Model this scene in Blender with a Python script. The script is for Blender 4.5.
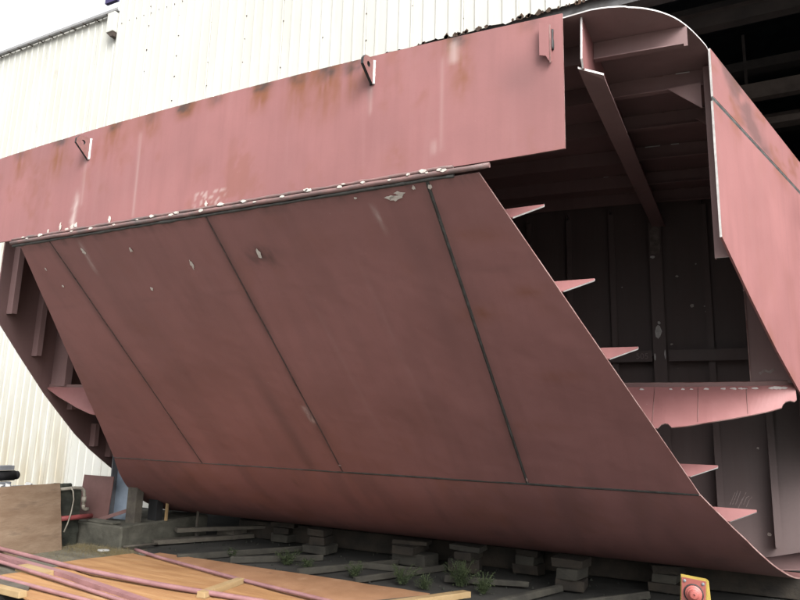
import bpy, bmesh, math, random
from mathutils import Vector, Matrix, noise

random.seed(7)
S = bpy.context.scene
for o in list(bpy.data.objects):
    bpy.data.objects.remove(o)

# ------------------------------------------------------------------ camera
cd = bpy.data.cameras.new('camera')
cam = bpy.data.objects.new('camera', cd)
S.collection.objects.link(cam)
yaw, pitch, roll = math.radians(-27.63), math.radians(10.86), math.radians(1.57)
fw = Vector((math.sin(yaw) * math.cos(pitch), math.cos(yaw) * math.cos(pitch), math.sin(pitch)))
rt = Vector((math.cos(yaw), -math.sin(yaw), 0))
up = rt.cross(fw)
R_ = math.cos(roll) * rt + math.sin(roll) * up
U_ = -math.sin(roll) * rt + math.cos(roll) * up
cam.matrix_world = Matrix(((R_.x, U_.x, -fw.x, 3.777), (R_.y, U_.y, -fw.y, 0), (R_.z, U_.z, -fw.z, 1.6), (0, 0, 0, 1)))
cd.sensor_width = 36
cd.lens = 667.7 * 36 / 800
cd.clip_end = 2000
S.camera = cam

# ------------------------------------------------------------------ sky, sun, exposure
SUN_DIR = Vector((0.74, -0.60, 0.90)).normalized()      # towards the sun
w = bpy.data.worlds.new('World')
S.world = w
w.use_nodes = True
nt = w.node_tree
bg = nt.nodes['Background']
sky = nt.nodes.new('ShaderNodeTexSky')
sky.sky_type = 'NISHITA'
sky.sun_disc = False
sky.sun_elevation = math.asin(SUN_DIR.z)
sky.sun_rotation = math.atan2(SUN_DIR.x, SUN_DIR.y)
sky.dust_density = 5.0
sky.air_density = 1.0
hs = nt.nodes.new('ShaderNodeHueSaturation')             # overcast: the cloud layer takes the blue out
hs.inputs['Saturation'].default_value = 0.10
nt.links.new(sky.outputs[0], hs.inputs['Color'])
nt.links.new(hs.outputs[0], bg.inputs['Color'])
bg.inputs['Strength'].default_value = 0.15
sd = bpy.data.lights.new('sun', 'SUN')
sd.energy = 1.5
sd.angle = math.radians(35)
sd.color = (1.0, 0.975, 0.94)
sun = bpy.data.objects.new('sun', sd)
S.collection.objects.link(sun)
sun.rotation_euler = (-SUN_DIR).to_track_quat('-Z', 'Y').to_euler()
sun.location = SUN_DIR * 60
S.view_settings.view_transform = 'Standard'
S.view_settings.look = 'None'
S.view_settings.gamma = 1
S.view_settings.exposure = 1.65
S.render.engine = 'CYCLES'
S.cycles.max_bounces = 8
S.cycles.diffuse_bounces = 5

# ------------------------------------------------------------------ materials
def new_mat(name, rough=0.6, spec=0.4, metal=0.0):
    m = bpy.data.materials.new(name)
    m.use_nodes = True
    n = m.node_tree
    b = n.nodes['Principled BSDF']
    b.inputs['Roughness'].default_value = rough
    b.inputs['Specular IOR Level'].default_value = spec
    b.inputs['Metallic'].default_value = metal
    return m, n, b

def nd(n, t, **kw):
    x = n.nodes.new(t)
    for k, v in kw.items():
        setattr(x, k, v)
    return x

def mixc(n, a, b, fac, mode='MIX'):
    m = nd(n, 'ShaderNodeMix', data_type='RGBA', blend_type=mode)
    for sock, v in ((m.inputs[6], a), (m.inputs[7], b), (m.inputs[0], fac)):
        if hasattr(v, 'is_linked') or hasattr(v, 'links'):
            n.links.new(v, sock)
        elif isinstance(v, (tuple, list)):
            sock.default_value = (*v[:3], 1)
        else:
            sock.default_value = v
    return m.outputs[2]

def ramp(n, src, lo, hi, a=0.0, b=1.0):
    r = nd(n, 'ShaderNodeMapRange')
    r.inputs[1].default_value = lo; r.inputs[2].default_value = hi
    r.inputs[3].default_value = a; r.inputs[4].default_value = b
    n.links.new(src, r.inputs[0])
    return r.outputs[0]

def tex(n, scale, stretch=(1, 1, 1), detail=5, rough=0.55, rot=(0, 0, 0), dist=0.0):
    c = nd(n, 'ShaderNodeTexCoord')
    mp = nd(n, 'ShaderNodeMapping')
    mp.inputs['Scale'].default_value = stretch
    mp.inputs['Rotation'].default_value = rot
    n.links.new(c.outputs['Object'], mp.inputs[0])
    t = nd(n, 'ShaderNodeTexNoise')
    t.inputs['Scale'].default_value = scale
    t.inputs['Detail'].default_value = detail
    t.inputs['Roughness'].default_value = rough
    t.inputs['Distortion'].default_value = dist
    n.links.new(mp.outputs[0], t.inputs['Vector'])
    return t.outputs['Fac']

def bump(n, b, h, strength, dist=0.01):
    bp = nd(n, 'ShaderNodeBump')
    bp.inputs['Strength'].default_value = strength
    bp.inputs['Distance'].default_value = dist
    n.links.new(h, bp.inputs['Height'])
    n.links.new(bp.outputs[0], b.inputs['Normal'])

def primer(name, base=(0.190, 0.081, 0.079), streak_axis='z', tint=1.0):
    """red iron-oxide shop primer: chalky, uneven, with runs, dust and rust from the 'rust'/'dirt'/'chalk' attributes"""
    m, n, b = new_mat(name, 0.62, 0.35)
    b0 = tuple(c * tint for c in base)
    big = tex(n, 0.9, detail=6, rough=0.6)
    st = {'z': (7, 7, 0.5), 'slope': (6, 0.5, 0.5), 'x': (0.5, 6, 6)}[streak_axis]
    run = tex(n, 1.6, st, detail=5, rough=0.6, dist=0.2)
    fine = tex(n, 38, detail=3, rough=0.7)
    c = mixc(n, tuple(v * 0.86 for v in b0), tuple(min(1, v * 1.1) for v in b0), ramp(n, big, 0.32, 0.68))
    c = mixc(n, c, (b0[0] * 1.1, b0[1] * 1.3, b0[2] * 1.3), ramp(n, run, 0.52, 0.78, 0, 0.14 if streak_axis == 'slope' else 0.3))
    c = mixc(n, c, (b0[0] * 0.72, b0[1] * 0.72, b0[2] * 0.7), ramp(n, run, 0.47, 0.25, 0, 0.2 if streak_axis == 'slope' else 0.36))
    c = mixc(n, c, (b0[0] * 0.8, b0[1] * 0.8, b0[2] * 0.8), ramp(n, fine, 0.55, 0.75, 0, 0.25))
    speck = tex(n, 60, detail=2, rough=0.5)
    c = mixc(n, c, (0.28, 0.22, 0.2), ramp(n, speck, 0.76, 0.80, 0, 0.5))
    for nm, col in (('rust', (0.125, 0.043, 0.016)), ('dirt', (0.027, 0.021, 0.02)), ('chalk', (0.32, 0.25, 0.235))):
        a = nd(n, 'ShaderNodeAttribute', attribute_name=nm)
        c = mixc(n, c, col, a.outputs['Fac'])
    n.links.new(c, b.inputs['Base Color'])
    n.links.new(ramp(n, big, 0.3, 0.7, 0.5, 0.72), b.inputs['Roughness'])
    bump(n, b, fine, 0.12, 0.004)
    return m

ALB = 0.535      # all reflectances were first judged one stop lower in exposure
def simple(name, c1, c2, scale=6, stretch=(1, 1, 1), rough=0.8, spec=0.3, bmp=0.3, bscale=40, metal=0.0, lo=0.35, hi=0.65, rot=(0, 0, 0), dist=0.0, third=None):
    m, n, b = new_mat(name, rough, spec, metal)
    c1, c2 = tuple(v * ALB for v in c1), tuple(v * ALB for v in c2)
    if third: third = (tuple(v * ALB for v in third[0]),) + tuple(third[1:])
    t = tex(n, scale, stretch, detail=7, rough=0.62, rot=rot, dist=dist)
    c = mixc(n, c1, c2, ramp(n, t, lo, hi))
    if third:
        t3 = tex(n, third[1], stretch, detail=5, rough=0.65)
        c = mixc(n, c, third[0], ramp(n, t3, third[2], third[3], 0, third[4]))
    n.links.new(c, b.inputs['Base Color'])
    h = tex(n, bscale, stretch, detail=5, rough=0.65)
    bump(n, b, h, bmp, 0.01)
    return m

M = {}
M['primer'] = primer('red_primer')
M['primer_slope'] = primer('red_primer_slope', base=(0.176, 0.080, 0.076), streak_axis='slope')
M['primer_in'] = primer('red_primer_inside', base=(0.150, 0.092, 0.090), streak_axis='z')  # same primer, darkened and greyed for the shade inside the hull
M['primer_shade'] = primer('shaded_primer', base=(0.088, 0.063, 0.061), streak_axis='z')  # shaded copy of the primer for the bulkhead, shade put into the colour
M['edge'] = simple('cut_steel_edge', (0.90, 0.88, 0.86), (0.62, 0.58, 0.56), 18, rough=0.5, bmp=0.1)
M['edge_dull'] = simple('primed_plate_edge', (0.4, 0.27, 0.25), (0.22, 0.1, 0.09), 9, rough=0.6, bmp=0.1)
M['weld'] = simple('grey_weld', (0.085, 0.088, 0.082), (0.05, 0.045, 0.042), 14, rough=0.6, bmp=0.6, bscale=90)
M['weld_brown'] = simple('brown_weld', (0.10, 0.055, 0.05), (0.06, 0.04, 0.036), 12, rough=0.7, bmp=0.6, bscale=90)
M['weld_light'] = simple('ground_weld', (0.20, 0.21, 0.20), (0.11, 0.115, 0.115), 14, rough=0.5, bmp=0.4, bscale=90)
M['pad'] = simple('mottled_pad', (0.26, 0.21, 0.19), (0.15, 0.12, 0.11), 20, rough=0.7)
M['chip'] = simple('pale_filler', (0.80, 0.75, 0.68), (0.58, 0.50, 0.45), 22, rough=0.8, bmp=0.3)
M['scuff'] = simple('pale_scuff', (0.42, 0.30, 0.28), (0.33, 0.18, 0.165), 25, rough=0.8, bmp=0.1)
M['chalkline'] = simple('chalk_line', (0.40, 0.34, 0.33), (0.26, 0.18, 0.17), 40, rough=0.9, bmp=0.0)
M['fender'] = simple('dirty_fender_bar', (0.30, 0.165, 0.155), (0.17, 0.12, 0.115), 5, rough=0.6, bmp=0.4, third=((0.12, 0.115, 0.11), 9, 0.45, 0.7, 0.8))
M['lug'] = simple('lug_steel', (0.36, 0.36, 0.36), (0.26, 0.2, 0.19), 30, rough=0.4, spec=0.5, bmp=0.2)
M['lug_red'] = simple('lug_primed', (0.30, 0.15, 0.14), (0.24, 0.11, 0.1), 20, rough=0.6, bmp=0.2)
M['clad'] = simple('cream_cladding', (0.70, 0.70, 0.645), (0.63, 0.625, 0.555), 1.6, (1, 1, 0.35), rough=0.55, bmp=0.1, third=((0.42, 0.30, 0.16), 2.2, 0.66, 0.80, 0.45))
def foot_tone(m, z0, z1):  # mixes in blotchy brown, stronger towards the wall foot
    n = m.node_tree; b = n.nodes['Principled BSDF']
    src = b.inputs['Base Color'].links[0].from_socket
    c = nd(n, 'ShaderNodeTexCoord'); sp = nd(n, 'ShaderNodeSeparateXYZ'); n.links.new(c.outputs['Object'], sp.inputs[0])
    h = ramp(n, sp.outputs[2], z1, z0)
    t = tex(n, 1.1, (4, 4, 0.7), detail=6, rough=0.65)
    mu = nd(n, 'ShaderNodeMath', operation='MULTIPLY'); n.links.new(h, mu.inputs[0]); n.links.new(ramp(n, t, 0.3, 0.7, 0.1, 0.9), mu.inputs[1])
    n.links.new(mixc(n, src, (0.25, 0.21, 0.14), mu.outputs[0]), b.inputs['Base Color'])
foot_tone(M['clad'], 0.2, 3.4)
M['clad_white'] = simple('white_cladding', (0.715, 0.71, 0.66), (0.655, 0.65, 0.585), 1.4, (1, 1, 0.3), rough=0.55, bmp=0.1)
M['gutter'] = simple('grey_gutter', (0.46, 0.46, 0.46), (0.36, 0.36, 0.36), 5, rough=0.6)
M['screw'] = simple('rusty_screw', (0.14, 0.12, 0.10), (0.09, 0.06, 0.05), 30, rough=0.7)
M['shedsteel'] = simple('dark_shed_steel', (0.10, 0.09, 0.085), (0.065, 0.062, 0.06), 3, rough=0.7)  # dark base helps paint the shade of the bay
M['shedbeam'] = simple('dusty_beam', (0.22, 0.185, 0.165), (0.15, 0.125, 0.115), 3, rough=0.8)
M['sheddark'] = simple('shade_dark_sheeting', (0.085, 0.10, 0.115), (0.055, 0.065, 0.078), 2, rough=0.9)  # very dark base colour stands in for the shade inside the bay
M['lintel'] = simple('grey_lintel', (0.16, 0.16, 0.165), (0.10, 0.095, 0.09), 4, rough=0.7)
M['rusty'] = simple('rust_flake', (0.10, 0.055, 0.03), (0.05, 0.035, 0.028), 16, rough=0.9)
M['ground'] = simple('yard_ground', (0.085, 0.082, 0.075), (0.05, 0.05, 0.046), 1.1, rough=0.95, spec=0.15, bmp=0.8, bscale=9, third=((0.12, 0.11, 0.092), 6, 0.55, 0.75, 0.5))  # base darkened so the ground under the hull reads as shaded
M['path'] = simple('lit_strip_concrete', (0.25, 0.23, 0.185), (0.14, 0.13, 0.10), 3.0, (1, 2.5, 1), rough=0.95, spec=0.15, bmp=0.6, bscale=16, third=((0.30, 0.27, 0.22), 9, 0.58, 0.75, 0.6))  # lighter tone keeps the lit strip bright beside the darkened ground
M['bounce_apron'] = simple('bounce_concrete', (0.36, 0.345, 0.32), (0.29, 0.275, 0.25), 1.5, rough=0.95, spec=0.15, bmp=0.4, bscale=16)
M['concrete'] = simple('old_concrete', (0.155, 0.148, 0.12), (0.085, 0.082, 0.066), 3.5, rough=0.95, spec=0.15, bmp=0.7, bscale=22, third=((0.06, 0.062, 0.05), 2.5, 0.55, 0.72, 0.75))
M['stone'] = simple('mossy_stone', (0.075, 0.078, 0.062), (0.035, 0.038, 0.032), 5, rough=0.95, spec=0.1, bmp=1.0, bscale=12)
M['oldply'] = simple('weathered_board', (0.31, 0.22, 0.15), (0.21, 0.135, 0.085), 2.6, (1, 0.8, 3.0), rough=0.85, bmp=0.4, bscale=24, third=((0.10, 0.068, 0.05), 3.4, 0.57, 0.75, 0.6))
M['ply'] = simple('orange_plywood', (0.55, 0.31, 0.14), (0.39, 0.195, 0.08), 1.6, (0.6, 6, 1), rough=0.75, bmp=0.25, bscale=22, rot=(0, 0, 0.2), third=((0.66, 0.44, 0.24), 3, 0.55, 0.75, 0.6))
M['rustplate'] = simple('rust_plate', (0.50, 0.27, 0.145), (0.39, 0.20, 0.10), 2.2, rough=0.85, bmp=0.3, bscale=50, third=((0.58, 0.36, 0.22), 5, 0.56, 0.74, 0.6))
M['timber'] = simple('fresh_timber', (0.50, 0.36, 0.19), (0.40, 0.26, 0.12), 3, (1, 1, 1), rough=0.8, bmp=0.3, bscale=30)
M['blocktimber'] = simple('shade_dark_timber', (0.058, 0.046, 0.034), (0.026, 0.022, 0.018), 5, rough=0.9, bmp=0.6, bscale=30)  # timber colour darkened to carry the shade under the hull
M['railtimber'] = simple('shaded_timber', (0.085, 0.078, 0.062), (0.045, 0.042, 0.035), 5, rough=0.9, bmp=0.6, bscale=30)  # darker copy of the grey timber, painting in under-hull shade
M['oldtimber'] = simple('grey_timber', (0.13, 0.115, 0.09), (0.07, 0.06, 0.05), 5, rough=0.9, bmp=0.5, bscale=30)
M['pinkbar'] = simple('pink_primer_bar', (0.43, 0.225, 0.23), (0.30, 0.15, 0.155), 4, rough=0.5, spec=0.4, bmp=0.1)
M['blue'] = simple('blue_grey_steel', (0.42, 0.50, 0.60), (0.26, 0.32, 0.40), 3, rough=0.5, bmp=0.1)
M['brownplate'] = simple('brown_plate', (0.20, 0.105, 0.095), (0.16, 0.08, 0.072), 4, rough=0.6, bmp=0.1)
M['pvc'] = simple('old_white_pipe', (0.40, 0.37, 0.31), (0.26, 0.23, 0.18), 8, rough=0.6, bmp=0.1)
M['redpipe'] = simple('red_pipe_paint', (0.40, 0.10, 0.10), (0.30, 0.07, 0.07), 8, rough=0.5, bmp=0.1)
M['black'] = simple('black_steel', (0.03, 0.03, 0.032), (0.02, 0.02, 0.02), 8, rough=0.6, bmp=0.1)
M['greymetal'] = simple('grey_metal', (0.24, 0.25, 0.27), (0.17, 0.175, 0.19), 8, rough=0.5, bmp=0.1)
M['white'] = simple('white_scrap', (0.75, 0.75, 0.73), (0.62, 0.62, 0.6), 8, rough=0.7, bmp=0.1)
M['yellow'] = simple('yellow_paint', (0.50, 0.37, 0.08), (0.40, 0.28, 0.06), 9, rough=0.5, bmp=0.1)
M['lampred'] = simple('red_enamel', (0.36, 0.095, 0.075), (0.28, 0.07, 0.055), 20, rough=0.4, spec=0.5, bmp=0.05)
M['lens'] = simple('red_lens', (0.44, 0.12, 0.10), (0.38, 0.095, 0.08), 30, rough=0.5, spec=0.4, bmp=0.02)
M['leaf'] = simple('weed_leaf', (0.075, 0.10, 0.04), (0.045, 0.065, 0.028), 12, rough=0.7, bmp=0.0)
M['dry'] = simple('dry_grass', (0.30, 0.24, 0.12), (0.20, 0.16, 0.075), 12, rough=0.9, bmp=0.0)
M['purple'] = simple('purple_sheet', (0.06, 0.05, 0.16), (0.05, 0.04, 0.12), 4, rough=0.7)

# ------------------------------------------------------------------ helpers
COL = S.collection

def attach(o, parent):
    if parent is not None:
        o.parent = parent
        o.matrix_parent_inverse = Matrix.Translation(-parent.location)

def tag(o, label, cat=None, group=None, kind=None):
    if label: o['label'] = label
    if cat: o['category'] = cat
    if group: o['group'] = group
    if kind: o['kind'] = kind
    return o

def thing(name, loc, label, cat, group=None):
    o = bpy.data.objects.new(name, None)
    COL.objects.link(o)
    o.location = loc
    o.empty_display_size = 0.2
    return tag(o, label, cat, group)

def mesh(name, vs, fs, mats, parent=None, fm=None, smooth=False):
    me = bpy.data.meshes.new(name)
    me.from_pydata([tuple(v) for v in vs], [], fs)
    if not isinstance(mats, (list, tuple)): mats = [mats]
    for m in mats: me.materials.append(m)
    if fm:
        for i, p in enumerate(me.polygons): p.material_index = fm[i]
    if smooth:
        for p in me.polygons: p.use_smooth = True
    bm = bmesh.new(); bm.from_mesh(me)
    bmesh.ops.recalc_face_normals(bm, faces=bm.faces)
    bm.to_mesh(me); bm.free()
    me.update()
    o = bpy.data.objects.new(name, me)
    COL.objects.link(o)
    attach(o, parent)
    return o

def plate(name, P, off, mats, parent, attrs=None, smooth=True, rim=('i0', 'i1', 'j0', 'j1')):
    """closed plate from a grid of front points P[i][j]; off(i,j) = vector to the back face; rim uses material 1"""
    ni, nj = len(P), len(P[0])
    vs, fs, fm = [], [], []
    for i in range(ni):
        for j in range(nj): vs.append(Vector(P[i][j]))
    N = ni * nj
    for i in range(ni):
        for j in range(nj):
            d = off(i, j) if callable(off) else Vector(off)
            vs.append(Vector(P[i][j]) + d)
    ix = lambda i, j: i * nj + j
    for i in range(ni - 1):
        for j in range(nj - 1):
            fs.append((ix(i, j), ix(i + 1, j), ix(i + 1, j + 1), ix(i, j + 1))); fm.append(0)
            fs.append((N + ix(i, j), N + ix(i, j + 1), N + ix(i + 1, j + 1), N + ix(i + 1, j))); fm.append(0)
    e = len(mats) - 1
    for i in range(ni - 1):
        for j in (0, nj - 1):
            a, b = ix(i, j), ix(i + 1, j); fs.append((a, b, N + b, N + a)); fm.append(e if ('j0' if j == 0 else 'j1') in rim else 0)
    for j in range(nj - 1):
        for i in (0, ni - 1):
            a, b = ix(i, j), ix(i, j + 1); fs.append((a, b, N + b, N + a)); fm.append(e if ('i0' if i == 0 else 'i1') in rim else 0)
    o = mesh(name, vs, fs, mats, parent, fm)
    if attrs:
        for nm, fn in attrs.items():
            at = o.data.attributes.new(nm, 'FLOAT', 'POINT')
            vals = [fn(v.co) for v in o.data.vertices]
            at.data.foreach_set('value', vals)
    return o

def prism(name, poly, d, mats, parent=None, rim=None):
    """closed prism: polygon (3d points) extruded by d"""
    n = len(poly); d = Vector(d)
    vs = [Vector(p) for p in poly] + [Vector(p) + d for p in poly]
    fs = [tuple(range(n)), tuple(range(2 * n - 1, n - 1, -1))]; fm = [0, 0]
    for i in range(n):
        k = (i + 1) % n
        fs.append((i, k, n + k, n + i)); fm.append(1 if (rim and i in rim) else 0)
    return mesh(name, vs, fs, mats, parent, fm)

def beam(name, p0, p1, side, wd, up_, ht, mats, parent=None, bevel=0.0, ends=False, jitter=0):
    """box from p0 to p1 (centre line), width wd along side, height ht along up_"""
    p0, p1 = Vector(p0), Vector(p1)
    s, u = Vector(side).normalized() * wd / 2, Vector(up_).normalized() * ht / 2
    vs = []
    for p in (p0, p1):
        vs += [p - s - u, p + s - u, p + s + u, p - s + u]
    if jitter:
        vs = [v + Vector([random.uniform(-jitter, jitter) for _ in range(3)]) for v in vs]
    fs = [(0, 1, 2, 3), (7, 6, 5, 4), (0, 4, 5, 1), (1, 5, 6, 2), (2, 6, 7, 3), (3, 7, 4, 0)]
    if not isinstance(mats, (list, tuple)): mats = [mats]
    o = mesh(name, vs, fs, mats, parent, [1, 1, 0, 0, 0, 0] if ends else None)
    if bevel:
        bm = bmesh.new(); bm.from_mesh(o.data)
        bmesh.ops.bevel(bm, geom=list(bm.edges), offset=bevel, segments=2, affect='EDGES', profile=0.6)
        bm.to_mesh(o.data); bm.free()
    return o

def box(name, lo, hi, m, parent=None, bevel=0.0):
    c = [(a + b) / 2 for a, b in zip(lo, hi)]
    return beam(name, (lo[0], c[1], c[2]), (hi[0], c[1], c[2]), (0, 1, 0), hi[1] - lo[1], (0, 0, 1), hi[2] - lo[2], m, parent, bevel)

def rough_box(name, lo, hi, m, parent=None, amp=0.02, step=0.12, seed=0):
    """a box cut into a grid whose faces are knocked about, for stone and old concrete"""
    bm = bmesh.new()
    bmesh.ops.create_cube(bm, size=1)
    for v in bm.verts:
        v.co = Vector([lo[k] + (hi[k] - lo[k]) * (v.co[k] + 0.5) for k in range(3)])
    n = max(2, int(max(h - l for l, h in zip(lo, hi)) / step))
    bmesh.ops.bevel(bm, geom=list(bm.edges), offset=0.02, segments=1, affect='EDGES')
    bmesh.ops.subdivide_edges(bm, edges=list(bm.edges), cuts=min(n, 14), use_grid_fill=True)
    for v in bm.verts:
        v.co += noise.noise_vector(v.co * 4 + Vector((seed, 0, 0))) * amp + noise.noise_vector(v.co * 13 + Vector((0, seed, 0))) * amp * 0.5
    me = bpy.data.meshes.new(name); bm.to_mesh(me); bm.free()
    me.materials.append(m)
    o = bpy.data.objects.new(name, me); COL.objects.link(o); attach(o, parent)
    return o

def tube(name, pts, r, m, parent=None, n=12, caps=True):
    pts = [Vector(p) for p in pts]
    vs, fs = [], []
    for k, p in enumerate(pts):
        t = (pts[min(k + 1, len(pts) - 1)] - pts[max(k - 1, 0)]).normalized()
        a = t.cross(Vector((0.123, 0.31, 0.94))).normalized(); b = t.cross(a)
        rr = r[k] if isinstance(r, (list, tuple)) else r
        for i in range(n):
            g = 2 * math.pi * i / n
            vs.append(p + (a * math.cos(g) + b * math.sin(g)) * rr)
    for k in range(len(pts) - 1):
        for i in range(n):
            j = (i + 1) % n
            fs.append((k * n + i, k * n + j, (k + 1) * n + j, (k + 1) * n + i))
    if caps:
        fs.append(tuple(range(n))); fs.append(tuple(range((len(pts) - 1) * n, len(pts) * n)))
    o = mesh(name, vs, fs, m, parent)
    for p in o.data.polygons:
        if len(p.vertices) == 4: p.use_smooth = True
    return o

def lerp_tab(t, tab):
    if t <= tab[0][0]: return tab[0][1]
    for (a, u), (b, v) in zip(tab, tab[1:]):
        if t <= b: return u + (v - u) * (t - a) / (b - a)
    return tab[-1][1]

def fbm(x, y=0.0, z=0.0): return noise.fractal(Vector((x, y, z)), 0.6, 2.1, 4)
def sm(a, b, t):
    t = max(0.0, min(1.0, (t - a) / (b - a))); return t * t * (3 - 2 * t)

# ================================================================== GROUND
gv, gf = [], []
NX, NY = 120, 120
def gco(k, n, a, b, c):                       # finer near the yard
    t = k / n * 2 - 1
    return c + (b - a) * 0.5 * (0.08 * t + 0.92 * t ** 5)
for j in range(NY + 1):
    for i in range(NX + 1):
        x = gco(i, NX, -600, 600, -1.5); y = gco(j, NY, -600, 600, 5.5)
        near = math.exp(-((x + 1) ** 2 + (y - 6) ** 2) / 300)
        gv.append((x, y, -0.02 + near * 0.022 * fbm(x * 1.7, y * 1.7)))
for j in range(NY):
    for i in range(NX):
        a = j * (NX + 1) + i
        gf.append((a, a + 1, a + NX + 2, a + NX + 1))
ground = mesh('ground', gv, gf, M['ground'])
for p in ground.data.polygons: p.use_smooth = True
tag(ground, 'brown grey dirt and concrete shipyard ground', None, None, 'structure')

def slab(name, lo, hi, z, m, n=40, edge=.04):
    P = []
    for i in range(n + 1):
        row = []
        for j in range(n + 1):
            x = lo[0] + (hi[0] - lo[0]) * i / n; y = lo[1] + (hi[1] - lo[1]) * j / n
            if j == n: y += edge * fbm(x * 3, 5)
            if i in (0, n): x += edge * fbm(y * 3, 9)
            row.append((x, y, z + .006 * fbm(x * 2, y * 2)))
        P.append(row)
    return tag(plate(name, P, (0, 0, -.06), [m], None), None, None, None, 'structure')
slab('path', (-9.0, 2.2), (-2.55, 6.34), .004, M['path'])
slab('bounce_slab', (-22, -30), (26, 3.6), .012, M['bounce_apron'], 60)  # unseen pale slab, added to bounce light onto the sloping plates

# ================================================================== SHED
YW = 9.5
shed = thing('shipyard_shed', (0, YW + 6, 0), 'cream corrugated metal shed with dark open bay behind the ship block', 'shed')
PITCH = 0.24
def sheet_profile(x0, x1, clad_y=YW):
    """x / y samples across a ribbed cladding sheet"""
    pts = []
    k = math.floor(x0 / PITCH)
    rib = [(-0.030, 0), (-0.016, -0.017), (0.016, -0.017), (0.030, 0)]
    xs = [(x0, clad_y)]
    while k * PITCH < x1 + PITCH:
        for dx, dy in rib:
            x = (k + 0.5) * PITCH + dx
            if x0 + 1e-3 < x < x1 - 1e-3: xs.append((x, clad_y + dy))
        k += 1
    xs.append((x1, clad_y))
    return xs
def clad_sheet(x0, x1, z0, z1, m, jag=False, yoff=0.0):
    xs = sheet_profile(x0, x1, YW + yoff)
    lows = []
    for (x, y) in xs:
        lows.append(z0 + (0.03 * fbm(x * 2.3, 3.1) + 0.022 * fbm(x * 11, 7.7) if jag else 0))
    P = [[(x, y, lo), (x, y, z1)] for (x, y), lo in zip(xs, lows)]
    return plate('cladding_sheet', P, (0, 0.004, 0), [m], shed)
SH = 0.96
x = -18.24
k = 0
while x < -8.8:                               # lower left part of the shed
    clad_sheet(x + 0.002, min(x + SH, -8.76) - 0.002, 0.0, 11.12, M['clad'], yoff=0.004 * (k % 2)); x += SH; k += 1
x = -8.74
while x < 13.9:                               # tall right part
    full = x < -5.9 or x > 9.5
    clad_sheet(x + 0.002, x + SH - 0.002, 0.0 if full else 8.14, 14.2, M['clad_white'], jag=not full, yoff=-0.06 + 0.004 * (k % 2))
    x += SH; k += 1
# screws in rows
def screw_mesh():
    me = bpy.data.meshes.new('screw')
    vs, fs = [], []
    for i in range(6):
        g = math.pi / 3 * i
        vs += [(0.012 * math.cos(g), 0, 0.012 * math.sin(g)), (0.008 * math.cos(g), -0.012, 0.008 * math.sin(g))]
    for i in range(6):
        j = (i + 1) % 6
        fs.append((2 * i, 2 * j, 2 * j + 1, 2 * i + 1))
    fs.append(tuple(2 * i + 1 for i in range(6)))
    me.from_pydata(vs, [], fs); me.materials.append(M['screw'])
    return me
SM = screw_mesh()
def screw(x, z, s=1.0, yy=YW - 0.062):
    o = bpy.data.objects.new('screw', SM); COL.objects.link(o)
    o.location = (x, yy, z); o.scale = (s, 1, s * random.uniform(0.9, 1.7)); attach(o, shed)
rs = random.Random(3)
for c in range(13):
    x = -7.78 + c * SH
    z = 10.9
    while z > (8.3 if x > -5.5 else 7.4):
        if rs.random() > 0.12: screw(x + rs.uniform(-0.02, 0.02), z + rs.uniform(-0.06, 0.06), rs.uniform(0.8, 1.5))
        z -= rs.choice((0.42, 0.5, 0.55))
for c in range(19):
    screw(-8.7 + c * 0.24, 10.72 + rs.uniform(-0.01, 0.01), rs.uniform(0.7, 1.2))
# gutter on the low part, bracket, corner flashing
g = []
for (dy, dz) in ((0, 0.05), (-0.01, 0), (-0.08, -0.015), (-0.10, 0.01), (-0.105, 0.065)):
    g.append((dy, dz))
P = [[(xx, YW - 0.035 + dy, 11.06 + dz) for dy, dz in g] for xx in (-20, -14, -8.80)]
plate('gutter', P, (0, 0.006, 0.004), [M['gutter']], shed)
for c in range(22):
    box('gutter_strap', (-18 + c * 0.42, YW - 0.15, 11.025), (-17.97 + c * 0.42, YW - 0.02, 11.038), M['screw'], shed)
box('corner_flashing', (-8.79, YW - 0.095, 0.0), (-8.745, YW + 0.05, 14.2), M['clad_white'], shed)
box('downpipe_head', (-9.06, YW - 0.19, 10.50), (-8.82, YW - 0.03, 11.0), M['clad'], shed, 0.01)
prism('downpipe_outlet', [(-9.05, YW - .18, 10.497), (-8.83, YW - .18, 10.497), (-8.86, YW - .15, 10.40), (-8.96, YW - .15, 10.40)], (0, .12, 0), [M['screw']], shed)
box('fascia_sheet', (-9.2, YW - 0.2, 11.28), (-8.8, YW - 0.12, 11.9), M['purple'], shed)
# low roof behind the gutter
prism('roof', [(-20, YW, 11.12), (-9.0, YW, 11.12), (-9.0, YW + 12, 11.5), (-20, YW + 12, 11.5)], (0, 0, 0.06), [M['gutter']], shed)
# lintel and broken lower fringe of the cladding
box('lintel_beam', (-5.9, YW + 0.01, 7.97), (9.6, YW + 0.25, 8.20), M['lintel'], shed)
rs = random.Random(11)
for c in range(60):
    xx = rs.uniform(-1.0, 3.2)
    s = rs.choice((.012, .018, .02, .03, .045)) * rs.uniform(.7, 1.2)
    poly = [(xx - s, YW - 0.075, 8.13 + rs.uniform(-0.01, 0.02)), (xx - s * 0.3, YW - 0.075, 8.12 - s * .6),
            (xx + s * 0.5, YW - 0.075, 8.115 - s * .3), (xx + s, YW - 0.075, 8.14 + rs.uniform(0, 0.02)), (xx + s * .2, YW - 0.075, 8.15 + s * rs.uniform(.2, 1.3))]
    prism('rust_flake', poly, (0, -0.012, 0), [M['rusty']], shed)
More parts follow.
